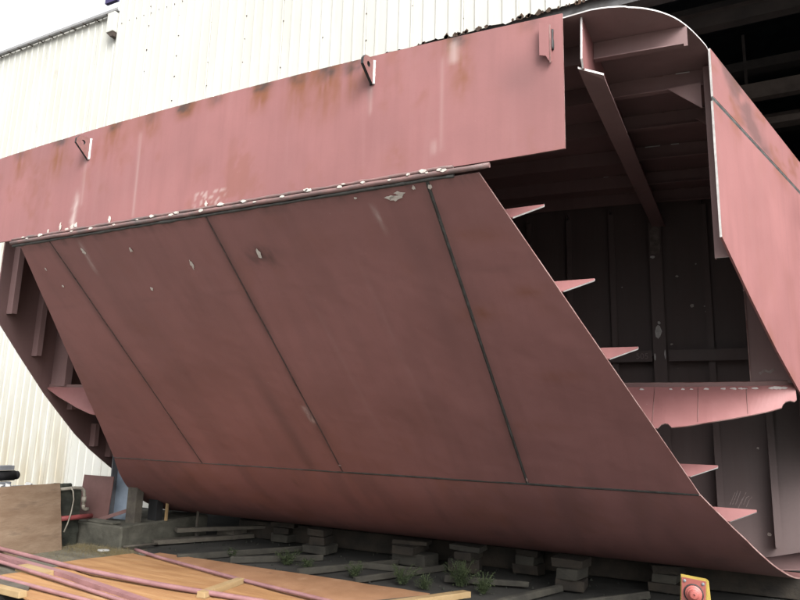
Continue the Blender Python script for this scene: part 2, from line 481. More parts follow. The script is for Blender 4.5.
# bay interior: columns, roof, rear wall, beams
for xx in (-5.95, 9.55, 14.0):
    beam('column', (xx, YW + 0.4, 0), (xx, YW + 0.4, 14.0), (1, 0, 0), 0.3, (0, 1, 0), 0.3, M['shedsteel'], shed)
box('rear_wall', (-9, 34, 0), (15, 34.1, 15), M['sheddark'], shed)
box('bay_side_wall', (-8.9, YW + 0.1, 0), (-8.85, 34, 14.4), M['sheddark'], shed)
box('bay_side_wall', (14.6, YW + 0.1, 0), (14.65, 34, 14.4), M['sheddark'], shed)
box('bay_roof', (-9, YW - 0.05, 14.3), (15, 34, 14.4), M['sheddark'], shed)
for (yy, zz, h, d, m) in ((11.2, 8.35, 0.22, 0.2, 'shedsteel'), (12, 8.93, 0.17, 0.25, 'shedbeam'), (14, 10.3, 0.2, 0.25, 'shedsteel'), (15, 8.80, 0.34, 0.2, 'shedbeam'),
                          (15, 8.05, 0.14, 0.3, 'shedbeam'), (16, 9.9, 0.22, 0.3, 'shedsteel'), (18, 9.45, 0.16, 0.3, 'shedbeam'), (20, 11.9, 0.4, 0.3, 'shedsteel'),
                          (22, 9.4, 0.3, 0.3, 'shedbeam'), (24, 8.6, 0.25, 0.3, 'shedbeam'), (26, 12.5, 0.4, 0.3, 'shedsteel')):
    box('roof_beam', (-8.8, yy - d / 2, zz - h / 2), (14.5, yy + d / 2, zz + h / 2), M[m], shed)
for xx in (4.15, 6.1, 8.0, 1.5):
    box('hanger', (xx - 0.03, 15.2, 8.05), (xx + 0.03, 15.26, 10.3), M['shedsteel'], shed)

# ================================================================== SHIP BLOCK
hull = thing('ship_block', (0, 6, 0.25), 'huge dull red primed stern section of a steel ship standing on blocks', 'ship section')
TH = math.radians(43.07)
CS, SN = math.cos(TH), math.sin(TH)
NI = Vector((0, SN, CS))                       # inward normal of the sloping counter
TDN = Vector((0, CS, -SN))                     # down the slope
def ztop(x): return 4.237 - 0.067 * (x / 2.885) ** 2
# --- transom band
DT = [(-2.53, .5), (-1.93, .75), (-1.18, .6), (-0.73, .35), (-0.32, .9), (0.01, .4), (0.5, 1.0), (0.86, .7), (1.12, .8), (1.34, .75), (2.16, .55), (2.68, .2)]
def band_rust(v):
    x, z = v.x, v.z
    d = ztop(x) - z
    r = 0
    for i, (cx, a) in enumerate(DT):
        ln = 0.34 + 0.22 * math.sin(i * 7.3)
        cx2 = cx + 0.04 * fbm(z * 3, cx * 9) - 0.05 * d
        wd = 0.075 + 0.05 * abs(math.sin(i * 3.7)) + 0.03 * d
        r = max(r, a * math.exp(-((x - cx2) / wd) ** 2) * sm(ln, 0.02, d))
    r *= 0.35 + 1.25 * (0.5 + fbm(x * 16, z * 2.0))
    r += 0.28 * sm(0.12, 0.62, fbm(x * 1.6 + 4, z * 1.4)) * sm(0.05, 0.5, fbm(x * 7, z * 3 + 9) + 0.3)
    r = max(r, 0.75 * math.exp(-(((x - 2.2) / 0.075) ** 2 + ((z - 3.98) / 0.2) ** 2)) * (0.7 + fbm(x * 14, z * 4)))
    for (cx, cz, s, a) in ((1.72, 3.42, 0.09, 0.35), (0.5, 3.42, 0.1, 0.3), (-2.2, 3.9, 0.2, 0.3), (-0.1, 3.6, 0.1, 0.2)):
        r = max(r, a * math.exp(-((x - cx) ** 2 + (z - cz) ** 2) / s ** 2) * (0.6 + fbm(x * 12, z * 12)))
    return max(0, min(0.9, r * 1.05))
def band_dirt(v):
    x, z = v.x, v.z
    d = ztop(x) - z
    r = 0
    for i, (cx, a) in enumerate(DT):
        r = max(r, a * math.exp(-((x - cx + .03 * fbm(x * 8, z * 8)) / 0.075) ** 2) * sm(0.10 + 0.03 * math.sin(i * 5), 0.01, d))
    r = r * (0.5 + 0.9 * (0.5 + fbm(x * 15, z * 15)))
    r = max(r, 0.22 * math.exp(-((x - 2.62) / 0.16) ** 2 - ((z - 3.82) / 0.12) ** 2))
    r = max(r, 0.5 * math.exp(-((x - 1.5) / 0.03) ** 2) * sm(3.85, 4.0, z) * sm(4.06, 3.98, z))
    return max(0, min(0.8, r))
def band_chalk(v):
    x, z = v.x, v.z
    r = 0
    c = -1.60 + 0.02 * fbm(z * 6)
    r = max(r, 0.75 * math.exp(-((x - c) / (0.035)) ** 2) * sm(3.72, 3.5, z) * (0.55 + 0.9 * (0.5 + fbm(x * 20, z * 6))))
    for cx, z0, z1, a, wd in ((-0.83, 3.3, 4.1, .28, .014), (-1.52, 3.5, 4.0, .2, .02), (2.15, 4.02, 4.2, .55, .035), (2.06, 3.4, 4.1, .16, .012), (1.5, 3.78, 4.02, .3, .012), (2.0, 3.39, 3.50, .3, .02)):
        r = max(r, a * math.exp(-((x - cx - 0.02 * (4 - z)) / wd) ** 2) * sm(z0 - .02, z0 + .04, z) * sm(z1 + .02, z1 - .04, z))
    if -.16 < x < .24 and 3.30 < z < 3.42:
        r = max(r, .6 * sm(.12, .3, fbm(x * 45 + z * 30, z * 40)) * sm(-.16, -.08, x) * sm(.24, .15, x))
    return max(0, min(0.9, r))
n_x, n_z = 260, 44
P = []
for i in range(n_x + 1):
    x = -2.885 + 5.77 * i / n_x
    zt = ztop(x)
    P.append([(x, 3.80 + 0.004 * fbm(x * 0.9, 1.3), 3.285 + (zt + 0.02 - 3.285) * j / n_z) for j in range(n_z + 1)])
plate('transom_plate', P, (0, 0.014, 0), [M['primer'], M['edge_dull']], hull, {'rust': band_rust, 'dirt': band_dirt, 'chalk': band_chalk})
# --- fender bar at the knuckle
tube('fender_bar', [(-2.45 + 4.86 * i / 30, 3.782, 3.250 + 0.002 * math.sin(i * 2.1)) for i in range(31)], 0.018, M['fender'], hull)
tube('weld_bead', [(-2.44 + 4.6 * i / 60, 3.781 + 0.003 * random.random(), 3.278 + 0.004 * random.random()) for i in range(61)], [0.010 + 0.006 * random.random() for _ in range(61)], M['fender'], hull, 8)
tube('weld_bead', [(-2.44 + 4.6 * i / 60, 3.796 + 0.003 * random.random(), 3.222 + 0.004 * random.random()) for i in range(61)], [0.010 + 0.006 * random.random() for _ in range(61)], M['weld'], hull, 8)
# --- counter (sloping) plates
P_TOP = Vector((0, 3.8, 3.215))
SLEN = 3.035
def slope_pt(x, s): return Vector((x, 0, 0)) + P_TOP + TDN * s
def edge_hw(s): return 2.33 + 1.048 * s / 3.04
def sl_uv(v): return v.x, (v.y - 3.8) * CS - (v.z - 3.215) * SN
def ctr_rust(v):
    x, s = sl_uv(v)
    r = 0.16 * sm(0.1, 0.7, fbm(x * 1.1, s * 0.9 + 5)) * sm(-0.1, 0.4, fbm(x * 5, s * 2))
    for cx, cs_, wx, ws, a in ((2.02, 1.12, .16, .08, .55), (2.2, 0.45, .2, .06, .4), (2.45, .95, .15, .05, .45), (2.5, 1.75, .2, .05, .35), (2.2, 2.3, .25, .05, .3), (0.9, .35, .2, .12, .15)):
        r = max(r, a * math.exp(-((x - cx) / wx) ** 2 - ((s - cs_) / ws) ** 2) * (0.5 + 0.9 * (0.5 + fbm(x * 11, s * 11))))
    return max(0, min(.8, r * 0.7))
def ctr_dirt(v):
    x, s = sl_uv(v)
    r = 0.08 * sm(0.0, 0.5, fbm(x * 2.4, s * 0.35 + 2))
    for sx in (-1.9, 0.02, 1.96):
        r = max(r, 0.32 * math.exp(-((x - sx) / 0.055) ** 2) * (0.4 + 0.8 * (0.5 + fbm(x * 6, s * 1.5))))
    r = max(r, 0.34 * math.exp(-((x + 0.42 - 0.02 * s) / 0.09) ** 2) * sm(1.2, 2.2, s))
    r = max(r, 0.15 * math.exp(-((x - 1.72) / 0.1) ** 2) * sm(0.1, 0.6, s) * sm(2.2, 1.2, s))
    r = max(r, 0.6 * math.exp(-((x - .36) / .15) ** 2 - ((s - .42) / .09) ** 2) * (.3 + 1.1 * (.5 + fbm(x * 9, s * 9))))
    for q_ in (0.75, 1.5, 2.28):
        r = max(r, .16 * math.exp(-((s - q_ - .01 * fbm(x * 2)) / .012) ** 2))
    r = max(r, 0.4 * sm(.10, .0, s) * (0.6 + fbm(x * 9, s * 5)))
    return max(0, min(.6, r))
def ctr_chalk(v):
    x, s = sl_uv(v)
    r = 0
    for (x0, s0, x1, s1, wd, a) in ((-1.53, 0.05, -1.58, 0.42, .018, .5), (1.50, .11, 1.53, .36, .014, .55), (-0.02, 2.1, -.01, 2.34, .03, .7), (0.62, 0.8, 0.7, 2.6, .02, .05), (1.2, .5, 1.28, 2.4, .02, .04)):
        t = (s - s0) / (s1 - s0)
        if -0.1 < t < 1.1:
            cx = x0 + (x1 - x0) * t
            r = max(r, a * math.exp(-((x - cx) / wd) ** 2) * sm(-.1, .2, t) * sm(1.1, .7, t) * (.6 + .8 * (.5 + fbm(x * 30, s * 10))))
    return max(0, min(.8, r))
SEAMS = [-1.90, 0.02, 1.965]
G = 0.009
def panel(xa, xb, nx, name='counter_plate'):
    """xa/xb: callables of s"""
    P = []
    ns = 70
    for i in range(nx + 1):
        row = []
        for j in range(ns + 1):
            s = SLEN * j / ns
            a, b = xa(s), xb(s)
            x = a + (b - a) * i / nx
            p = slope_pt(x, s) + NI * (0.004 * fbm(x * 1.1, s * 1.1))
            row.append(p)
        P.append(row)
    return plate(name, P, NI * 0.014, [M['primer_slope'], M['edge_dull']], hull, {'rust': ctr_rust, 'dirt': ctr_dirt, 'chalk': ctr_chalk})
panel(lambda s: -edge_hw(s), lambda s: SEAMS[0] - G, 40)
panel(lambda s: SEAMS[0] + G, lambda s: SEAMS[1] - G, 80)
panel(lambda s: SEAMS[1] + G, lambda s: SEAMS[2] - G * 1.5, 80)
panel(lambda s: SEAMS[2] + G * 1.5, lambda s: edge_hw(s), 50)
for sx, wd, mt in zip(SEAMS, (0.016, 0.019, 0.028), ('weld_brown', 'weld_brown', 'weld')):
    P = []
    for i in range(61):
        s = SLEN * i / 60
        wv = wd * (0.9 + 0.25 * random.random()) / 2
        P.append([slope_pt(sx - wv, s) + NI * 0.003, slope_pt(sx + 0.002 * random.uniform(-1, 1), s) - NI * (0.003 + 0.003 * random.random()), slope_pt(sx + wv, s) + NI * 0.003])
    plate('weld_seam', P, NI * 0.012, [M[mt]], hull)
# --- bilge plate (curved) below the horizontal seam
RC = 3.28
CC = P_TOP + TDN * 3.045 + NI * RC
EDGE = [(0, 4.15), (10, 4.08), (18.4, 3.95), (26, 3.81), (32.5, 3.675), (38, 3.53), (43.07, 3.380)]
def bil_pt(x, a): return Vector((x, CC.y - RC * math.sin(a), CC.z - RC * math.cos(a)))
def bil_rust(v): return max(0, min(.5, 0.22 * sm(0.1, .7, fbm(v.x * 1.1, v.y * 1.5 + 11)) + 0.12 * sm(.1, .6, fbm(v.x * 6, v.y * 2))))
def bil_dirt(v): return max(0, min(.5, 0.2 * sm(0.0, .5, fbm(v.x * 2.4, v.y * 0.6)) + .35 * math.exp(-((v.x + 0.75 - .25 * (v.y - 6)) / .03) ** 2 - ((v.y - 6.2) / .06) ** 2)))
P = []
for i in range(161):
    row = []
    for j in range(41):
        a = TH * (1 - j / 40)
        hw = lerp_tab(math.degrees(a), EDGE)
        x = -hw + 2 * hw * i / 160
        row.append(bil_pt(x, a))
    P.append(row)
def bil_off(i, j):
    a = TH * (1 - j / 40)
    return Vector((0, math.sin(a), math.cos(a))) * 0.014
plate('bilge_plate', P, bil_off, [M['primer_slope'], M['edge_dull']], hull, {'rust': bil_rust, 'dirt': bil_dirt})
P = []
for i in range(121):
    x = -3.37 + 6.74 * i / 120
    wv = (0.007 + 0.006 * sm(-1.2, 0.5, x)) * (0.85 + 0.35 * random.random())
    P.append([slope_pt(x, 3.040 - wv) - NI * 0.001, slope_pt(x, 3.040) - NI * (0.004 + .002 * random.random()), slope_pt(x, 3.040 + wv) - NI * 0.001])
plate('weld_seam', P, NI * 0.012, [M['weld']], hull)
P = [[(-4.75 + 9.5 * i / 20, y, CC.z - RC + 0.3 * max(0, abs(-4.75 + 9.5 * i / 20) - 4.0) ** 1.3) for y in (8.262, 9.0, 9.4)] for i in range(21)]
plate('bottom_plate', P, (0, 0, 0.014), [M['primer_in']], hull)
# --- deck with rounded corners
CORN = [(3.785, 3.06), (3.790, 3.12), (3.797, 3.165), (3.81, 3.215), (3.825, 3.258), (3.84, 3.290), (3.90, 3.39), (3.965, 3.455), (4.04, 3.515), (4.12, 3.557), (4.20, 3.592), (4.34, 3.640), (4.48, 3.682), (4.50, 3.680), (9.4, 3.70 + .277 * 4.87 - .016)]
def deck_hw(y):
    if y >= 4.5: return lerp_tab(y, CORN)
    return sum(lerp_tab(min(4.5, max(3.785, y + d * .022)), CORN) for d in (-2, -1, 0, 1, 2)) / 5 if y > 3.83 else lerp_tab(y, CORN)
ys = [3.785, 3.79, 3.797, 3.805, 3.815, 3.825, 3.84] + [3.855 + .0155 * k for k in range(42)] + [4.5, 5, 6, 7, 8, 9, 9.4]
P = []
for y in ys:
    hw = deck_hw(y)
    P.append([(hw * (i / 24 * 2 - 1), max(y, 3.817 if abs(hw * (i / 24 * 2 - 1)) < 2.93 else 0), ztop(hw * (i / 24 * 2 - 1)) - 0.012) for i in range(25)])
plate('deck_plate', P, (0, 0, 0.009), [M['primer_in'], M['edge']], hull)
# --- side shell
def side_x(y): return 3.70 + 0.277 * (y - 4.53)
SIDE_N = Vector((1, -0.277, 0)).normalized()
CUT_R = [(4.49, 2.83), (5.01, 2.515), (5.52, 2.23), (6.12, 1.94), (9.4, 0.55)]
def sr_rust(v):
    y, z = v.y, v.z
    d = 4.1 - z
    r = 0.5 * sm(0.0, 0.5, fbm(y * 2.2 + 3, z * 3)) * sm(3.6, 3.8, z) + 0.08 * sm(.1, .6, fbm(y * 3, z * 2))
    r = max(r, 0.35 * sm(0.14, 0.0, z - lerp_tab(y, CUT_R)) * sm(-.1, .4, fbm(y * 6, z * 2)))
    return max(0, min(.7, r))
def sr_dirt(v):
    y, z = v.y, v.z
    c = 5.15 + (4.0 - z) * 1.9
    r = .85 * math.exp(-((y - c) / .3) ** 2) * sm(3.76, 3.82, z) * (0.35 + .9 * (.5 + fbm(y * 5, z * 5)))
    return max(0, min(.55, r))
def side_plate(name, z0, z1, sgn, y0=4.5, mt='primer', edge='edge', attrs=None, n=60, m=24):
    P = []
    for i in range(n + 1):
        y = y0 + (9.4 - y0) * (i / n) ** 1.3
        a, b = z0(y), z1(y)
        P.append([(sgn * side_x(y), y, a + (b - a) * j / m) for j in range(m + 1)])
    d = -SIDE_N * 0.014
    return plate(name, P, (sgn * d.x, d.y, 0), [M[mt], M[edge]], hull, attrs, rim=('i0',))
ztop_s = lambda y: ztop(side_x(y)) + 0.004
side_plate('side_strake', lambda y: 3.785, ztop_s, 1, attrs={'rust': sr_rust, 'dirt': sr_dirt})
side_plate('side_strake', lambda y: lerp_tab(y, CUT_R), lambda y: 3.752, 1, 4.49, attrs={'rust': sr_rust, 'dirt': sr_dirt})
P = []
for i in range(60):
    y = 4.495 + 4.9 * i / 59
    q = 0.0015 * random.random()
    P.append([Vector((side_x(y), y, 3.7515)) + SIDE_N * -0.003, Vector((side_x(y), y, 3.768)) + SIDE_N * (0.004 + q), Vector((side_x(y), y, 3.7855)) + SIDE_N * -0.003])
plate('weld_seam', P, -SIDE_N * 0.012, [M['weld_light']], hull)
CUT_L = [(4.45, 2.76), (4.54, 2.63), (4.88, 2.31), (5.35, 1.885), (5.65, 1.65), (5.96, 1.41), (6.29, 1.20), (6.75, .95), (7.4, .65), (9.4, .35)]
side_plate('side_strake', lambda y: lerp_tab(y, CUT_L), ztop_s, -1, 4.45, 'primer_in', 'edge_dull')
# --- side frames, knee brackets, web frames
def frame(sgn, y, z0, z1, dep=0.12, name='side_frame', whitebot=True, flange=0.05):
    xs = side_x(y) - 0.016
    poly = [(sgn * xs, y, z0), (sgn * (xs - dep), y, z0), (sgn * (xs - dep), y, z1), (sgn * xs, y, z1)]
    o = prism(name, poly, (0, 0.012, 0), [M['primer_in'], M['edge']], hull, rim={0} if whitebot else None)
    if flange:
        prism(name + '_flange', [(sgn * (xs - dep), y + 0.0125, z0 + .003), (sgn * (xs - dep), y + 0.0125 + flange, z0 + .003), (sgn * (xs - dep), y + 0.0125 + flange, z1), (sgn * (xs - dep), y + 0.0125, z1)],
              (sgn * 0.01, 0, 0), [M['primer_in']], o)
    return o
zu = lambda y: ztop(side_x(y)) - 0.03
frame(1, 4.66, 2.74, zu(4.66), 0.085)
frame(-1, 4.60, 2.76, zu(4.6), 0.10)
frame(-1, 5.05, 2.33, zu(5.05), 0.10)
frame(-1, 5.75, 1.72, 1.90, 0.10)
frame(-1, 6.25, 1.25, 1.55, 0.10)
frame(-1, 6.6, 1.1, 1.9, 0.10)
for y in (6.6, 7.1):
    frame(1, y, lerp_tab(y, CUT_R) + .05, zu(y), 0.11)
frame(1, 6.02, 2.03, zu(6.02), 0.30, 'web_frame', flange=0)
frame(1, 5.2, 2.62, zu(5.2), 0.085)
frame(-1, 5.42, 2.0, zu(5.42), 0.26, 'web_frame', flange=0.08)
# exposed inner edge of the right web frame
beam('web_edge', (side_x(6.02) - 0.318, 6.018, 2.03), (side_x(6.02) - 0.318, 6.018, 3.9), (1, 0, 0), 0.008, (0, 1, 0), 0.03, M['edge_dull'], hull)
prism('knee_bracket', [(3.615, 4.675, 3.99), (3.40, 4.675, 3.99), (3.615, 4.675, 3.80)], (0, 0.01, 0), [M['primer_in']], hull)
for y in (5.2, 6.55, 7.08):
    prism('knee_bracket', [(side_x(y) - .1, y - .012, 3.97), (side_x(y) - .34, y - .012, 3.97), (side_x(y) - .1, y - .012, 3.75)], (0, 0.01, 0), [M['primer_in']], hull)
# --- deck stiffeners (run athwart) and girders
def cambered_bar(name, y, x0, x1, dep, th=0.012, end_mat=True):
    n = 14
    P = []
    for i in range(n + 1):
        x = x0 + (x1 - x0) * i / n
        zt = ztop(x) - 0.0135
        P.append([(x, y, zt - dep), (x, y, zt)])
    return plate(name, P, (0, th, 0), [M['primer_in']], hull, smooth=False)
for y, hw, dep in ((4.15, 3.575, .135), (4.74, 3.66, .13), (5.34, 3.82, .13), (6.0, 3.98, .13), (6.65, 4.18, .13), (7.2, 4.3, .13)):
    cambered_bar('deck_stiffener', y, -hw, 2.99, dep)
    ds = cambered_bar('deck_stiffener', y, 3.004, hw, dep)
    plate('stiffener_lip', [[(3.01 + (hw - 3.03) * i / 6, y - .0, ztop(3.01 + (hw - 3.03) * i / 6) - .0145 - dep), (3.01 + (hw - 3.03) * i / 6, y - 0.045, ztop(3.01 + (hw - 3.03) * i / 6) - .0145 - dep)] for i in range(7)], (0, 0, -0.008), [M['primer_in']], ds)
    if y > 4.3:                                # patchy pale weld along the deck
        rr = random.Random(int(y * 10))
        xx = 3.3 if y < 5.5 else 2.6
        while xx < hw - .05:
            ln = rr.uniform(.04, .14)
            tube('weld_bead', [(xx, y - .006, ztop(xx) - .02), (xx + ln, y - .006, ztop(xx + ln) - .02)], 0.0045 * rr.uniform(.5, 1.2), M['edge' if rr.random() < .25 else 'edge_dull'], ds, 6)
            xx += ln + rr.uniform(.02, .2)
for gx in (2.995, -2.995, 0.0):
    zt = ztop(gx) - 0.014
    y0 = 3.86 if abs(gx) > 1 else 3.95
    gd = prism('deck_girder', [(gx - .006, y0 - .03, zt), (gx - .006, y0 - .06, zt - .30), (gx - .006, y0 - .02, zt - .345), (gx - .006, 7.36, zt - .345), (gx - .006, 7.36, zt)], (0.012, 0, 0), [M['primer'], M['edge']], hull, rim={0, 1})
    n = 20
    P = []
    for i in range(n + 1):
        y = y0 - .02 + (7.36 - y0 + .02) * i / n
        P.append([(gx - .028, y - (.015 if i == 0 else 0), zt - .346 + (.012 if i == 0 else 0)), (gx + .10, y + (.13 if i == 0 else 0), zt - .346 + (.012 if i == 0 else 0))])
    fl = plate('girder_flange', P, (0, 0, -0.014), [M['primer_in'], M['edge']], gd, rim=('i0',))
# --- bulkhead
BY = 7.56
poly = [(-4.5, BY, .95), (-4.1, BY, .60), (-3.88, BY, .50), (-3.4, BY, .42), (3.4, BY, .42), (3.88, BY, .50), (4.1, BY, .56), (4.5, BY, .70), (4.5, BY, ztop(4.5) - .02), (2.25, BY, ztop(2.25) - .02), (0, BY, ztop(0) - .02), (-2.25, BY, ztop(2.25) - .02), (-4.5, BY, ztop(4.5) - .02)]
prism('bulkhead_plate', poly, (0, 0.012, 0), [M['primer_shade']], hull)
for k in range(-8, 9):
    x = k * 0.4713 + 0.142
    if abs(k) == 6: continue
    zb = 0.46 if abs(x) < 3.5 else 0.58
    bs = beam('bulkhead_stiffener', (x, BY - .055, zb), (x, BY - .055, 4.08), (1, 0, 0), .012, (0, 1, 0), .108, M['primer_shade'], hull)
    beam('stiffener_flange', (x + .024, BY - .114, zb + .02), (x + .024, BY - .114, 4.02), (1, 0, 0), .060, (0, 1, 0), .01, M['primer_shade'], bs)
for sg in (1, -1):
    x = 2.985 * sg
    beam('web_stiffener', (x, BY - .105, .46), (x, BY - .105, 4.1), (1, 0, 0), .012, (0, 1, 0), .205, M['primer_shade'], hull)
    wf = beam('web_flange', (x, BY - .213, .5), (x, BY - .213, 3.84), (1, 0, 0), .125, (0, 1, 0), .012, [M['primer_shade'], M['edge_dull']], hull, ends=True)
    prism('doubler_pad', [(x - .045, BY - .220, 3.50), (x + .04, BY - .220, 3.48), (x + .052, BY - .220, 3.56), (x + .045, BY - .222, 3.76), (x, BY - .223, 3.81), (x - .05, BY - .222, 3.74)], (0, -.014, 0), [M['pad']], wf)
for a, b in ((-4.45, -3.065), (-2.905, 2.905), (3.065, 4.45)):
    bg_ = beam('bulkhead_girder', (a, BY - .175, 2.41), (b, BY - .175, 2.41), (0, 1, 0), .012, (0, 0, 1), .115, M['primer_shade'], hull)
    beam('girder_web', (a, BY - .085, 2.41), (b, BY - .085, 2.41), (0, 1, 0), .166, (0, 0, 1), .010, M['primer_shade'], bg_)
# chalk on the bulkhead girder and plate
def scribble(name, pts, wd, m=None, norm=(0, -1, 0)):
    pts = [Vector(p) for p in pts]; n_ = Vector(norm)
    vs, fs = [], []
    for i, p in enumerate(pts):
        t = (pts[min(i + 1, len(pts) - 1)] - pts[max(i - 1, 0)]).normalized()
        s = t.cross(n_).normalized() * wd / 2
        vs += [p - s, p + s]
    for i in range(len(pts) - 1):
        fs.append((2 * i, 2 * i + 1, 2 * i + 3, 2 * i + 2))
    return mesh(name, vs, fs, m or M['chalkline'], hull)
tc = bpy.data.curves.new('chalk_number', 'FONT'); tc.body = '505'; tc.size = 0.085; tc.extrude = 0.0008
tc.materials.append(M['chalkline'])
to = bpy.data.objects.new('chalk_number', tc); COL.objects.link(to)
to.rotation_euler = (math.pi / 2, 0, 0); to.location = (2.74, BY - .1825, 2.382)
dg = bpy.context.evaluated_depsgraph_get()
tm = bpy.data.meshes.new_from_object(to.evaluated_get(dg)); tl = to.location.copy()
bpy.data.objects.remove(to)
to = bpy.data.objects.new('chalk_number', tm); COL.objects.link(to); to.rotation_euler = (math.pi / 2, 0, 0); to.location = tl
attach(to, hull)
rr = random.Random(5)
for c in range(7):
    x0 = 3.54 + c * .024; z0 = .92 + rr.uniform(-.02, .02)
    scribble('chalk_stroke', [(x0, BY - .003, z0 + .02), (x0 + .03, BY - .003, z0 + .09), (x0 + .055, BY - .003, z0 + .13 + rr.uniform(-.03, .03))], .006)
scribble('chalk_stroke', [(3.86, 6.0165, 2.10), (3.90, 6.0165, 2.125), (3.93, 6.0165, 2.11), (3.97, 6.0165, 2.14)], .02)
for (x, z, s) in ((3.17, 3.28, .016), (3.30, 2.95, .022), (3.42, 2.94, .011), (3.43, 2.88, .010), (3.36, 3.4, .01), (3.82, 1.5, .014), (3.95, .72, .02), (3.86, .70, .02), (3.08, 2.55, .014), (2.6, 3.2, .008)):
    vs = [(x + s * rr.uniform(.6, 1.3) * math.cos(g * .9), BY - .004, z + s * .8 * rr.uniform(.6, 1.2) * math.sin(g * .9)) for g in range(7)]
    prism('paint_chip', vs, (0, -.002, 0), [M['chip']], hull)
for (x, z, s, t) in ((2.975, 2.66, .045, 1.7), (2.99, 2.75, .018, 1.0), (2.955, 3.46, .03, .6), (2.935, 2.40, .012, 4), (3.035, 2.42, .010, 5)):
    vs = [(x + s * rr.uniform(.5, 1.0) * math.cos(g * .785), BY - .2215, z + t * s * rr.uniform(.6, 1.1) * math.sin(g * .785)) for g in range(8)]
    prism('paint_chip', vs, (0, -.002, 0), [M['edge']], hull)
# --- stringer across the counter, with its corner wings
O = [(-3.92, 5.37, 1.965), (-3.7, 5.38, 1.865), (-3.4, 5.42, 1.74), (-3.2, 5.46, 1.67), (-3.08, 5.50, 1.652)]
I = [(-3.93, 5.40, 1.985), (-3.7, 5.45, 1.985), (-3.4, 5.55, 1.985), (-3.2, 5.65, 1.985), (-3.0, 5.80, 1.985)]
for k in range(9):
    x = -2.9 + 5.9 * k / 8
    O.append((x, 5.505, 1.652)); I.append((x, 5.81, 1.985))
SC = []
def wing(x):
    t = [(3.10, 5.505, 1.652, 5.81, 1.985), (3.18, 5.50, 1.655, 5.815, 1.985), (3.33, 5.53, 1.672, 5.835, 1.987), (3.50, 5.58, 1.708, 5.86, 1.99), (3.67, 5.66, 1.742, 5.89, 1.994), (3.79, 5.72, 1.77, 5.92, 1.997), (3.91, 5.82, 1.803, 5.96, 2.003), (4.04, 5.95, 1.85, 6.02, 2.01), (4.10, 6.02, 1.90, 6.06, 2.015)]
    f = lambda k: lerp_tab(x, [(q[0], q[k]) for q in t])
    return (x, f(1), f(2)), (x, f(3), f(4))
xs_ = [3.10, 3.14, 3.15, 3.165, 3.19, 3.215, 3.23, 3.24] + [3.26 + .037 * k for k in range(20)] + [3.985, 3.99, 4.0, 4.02, 4.04, 4.055, 4.06, 4.08, 4.10]
n0 = len(O)
for x in xs_:
    a_, b_ = wing(x); O.append(a_); I.append(b_)
rows = []
for k, (a, b) in enumerate(zip(O, I)):
    a, b = Vector(a), Vector(b)
    lift = 0.0
    for cx, rad in ((3.19, .042), (4.03, .036)):          # mouse holes next to the plate edges
        if abs(a.x - cx) < rad: lift = max(lift, math.sqrt(rad * rad - (a.x - cx) ** 2) * 1.15)
    d = (b - a); dl = max(d.length, 1e-4)
    rows.append([a + d * min(.7, lift / dl), a + d * max(.3, min(.72, lift / dl + .02)), a + d * .75, b])
plate('stringer_web', rows, (0, 0.006, -0.007), [M['primer'], M['edge_dull']], hull)
for x in (3.10, 3.42, 3.76):
    a_, b_ = wing(x)
    scr = [Vector(a_).lerp(Vector(b_), q) + Vector((0, -.002, .002)) for q in (.05, .5, .95)]
    tube('weld_bead', scr, .0016, M['edge_dull'], hull, 6)
FD = Vector((0, -.45, .89))
plate('stringer_flange', [[Vector(b) + Vector((0, .004, .004)) - FD * .038, Vector(b) + Vector((0, .004, .004)) + FD * .030] for b in I], (0, .010, .005), [M['primer_in'], M['edge_dull']], hull)
rr = random.Random(9)
for x in (3.0, 3.22, 3.31, 3.37, 3.48, 3.60, 3.67, 3.72, 3.75, 3.82, 3.93, 3.96, 3.99, 4.02):
    i0 = max(k for k in range(len(I)) if I[k][0] <= x)
    i1 = min(i0 + 1, len(I) - 1)
    t = (x - I[i0][0]) / max(1e-6, I[i1][0] - I[i0][0])
    b = Vector(I[i0]).lerp(Vector(I[i1]), t) - Vector((0, .012, .012))
    s = rr.uniform(.010, .024)
    vs = [b + Vector((s * 1.3 * math.cos(g * .9) * rr.uniform(.6, 1.2), -.010 - .3 * s * math.sin(g * .9), -.012 + .55 * s * math.sin(g * .9) * rr.uniform(.5, 1.2))) for g in range(7)]
    prism('paint_chip', vs, (0, -.005, .004), [M['edge']], hull)
# --- stiffeners on the inside of the counter, sniped ends reaching past the plate edge
def cstiff(base_fn, nrm, tdir, hw, tip, h=0.125):
    b = lambda x, q: base_fn(x) + nrm * (0.016 + q)
    poly = [b(-hw + .08, 0), b(hw + .012, 0), b(hw + tip, h - .02), b(hw + tip, h), b(-hw + .10, h)]
    return prism('counter_stiffener', poly, tdir * 0.011, [M['primer'], M['edge']], hull, rim={1, 2})
for s, tip in ((.365, .20), (.985, .21), (1.61, .20), (2.85, .21)):
    cstiff(lambda x, s=s: slope_pt(x, s), NI, -TDN, edge_hw(s), tip)
a = math.radians(36.8)
nb = Vector((0, math.sin(a), math.cos(a)))
cstiff(lambda x: bil_pt(x, a), nb, -Vector((0, math.cos(a), -math.sin(a))), lerp_tab(36.8, EDGE), .21)
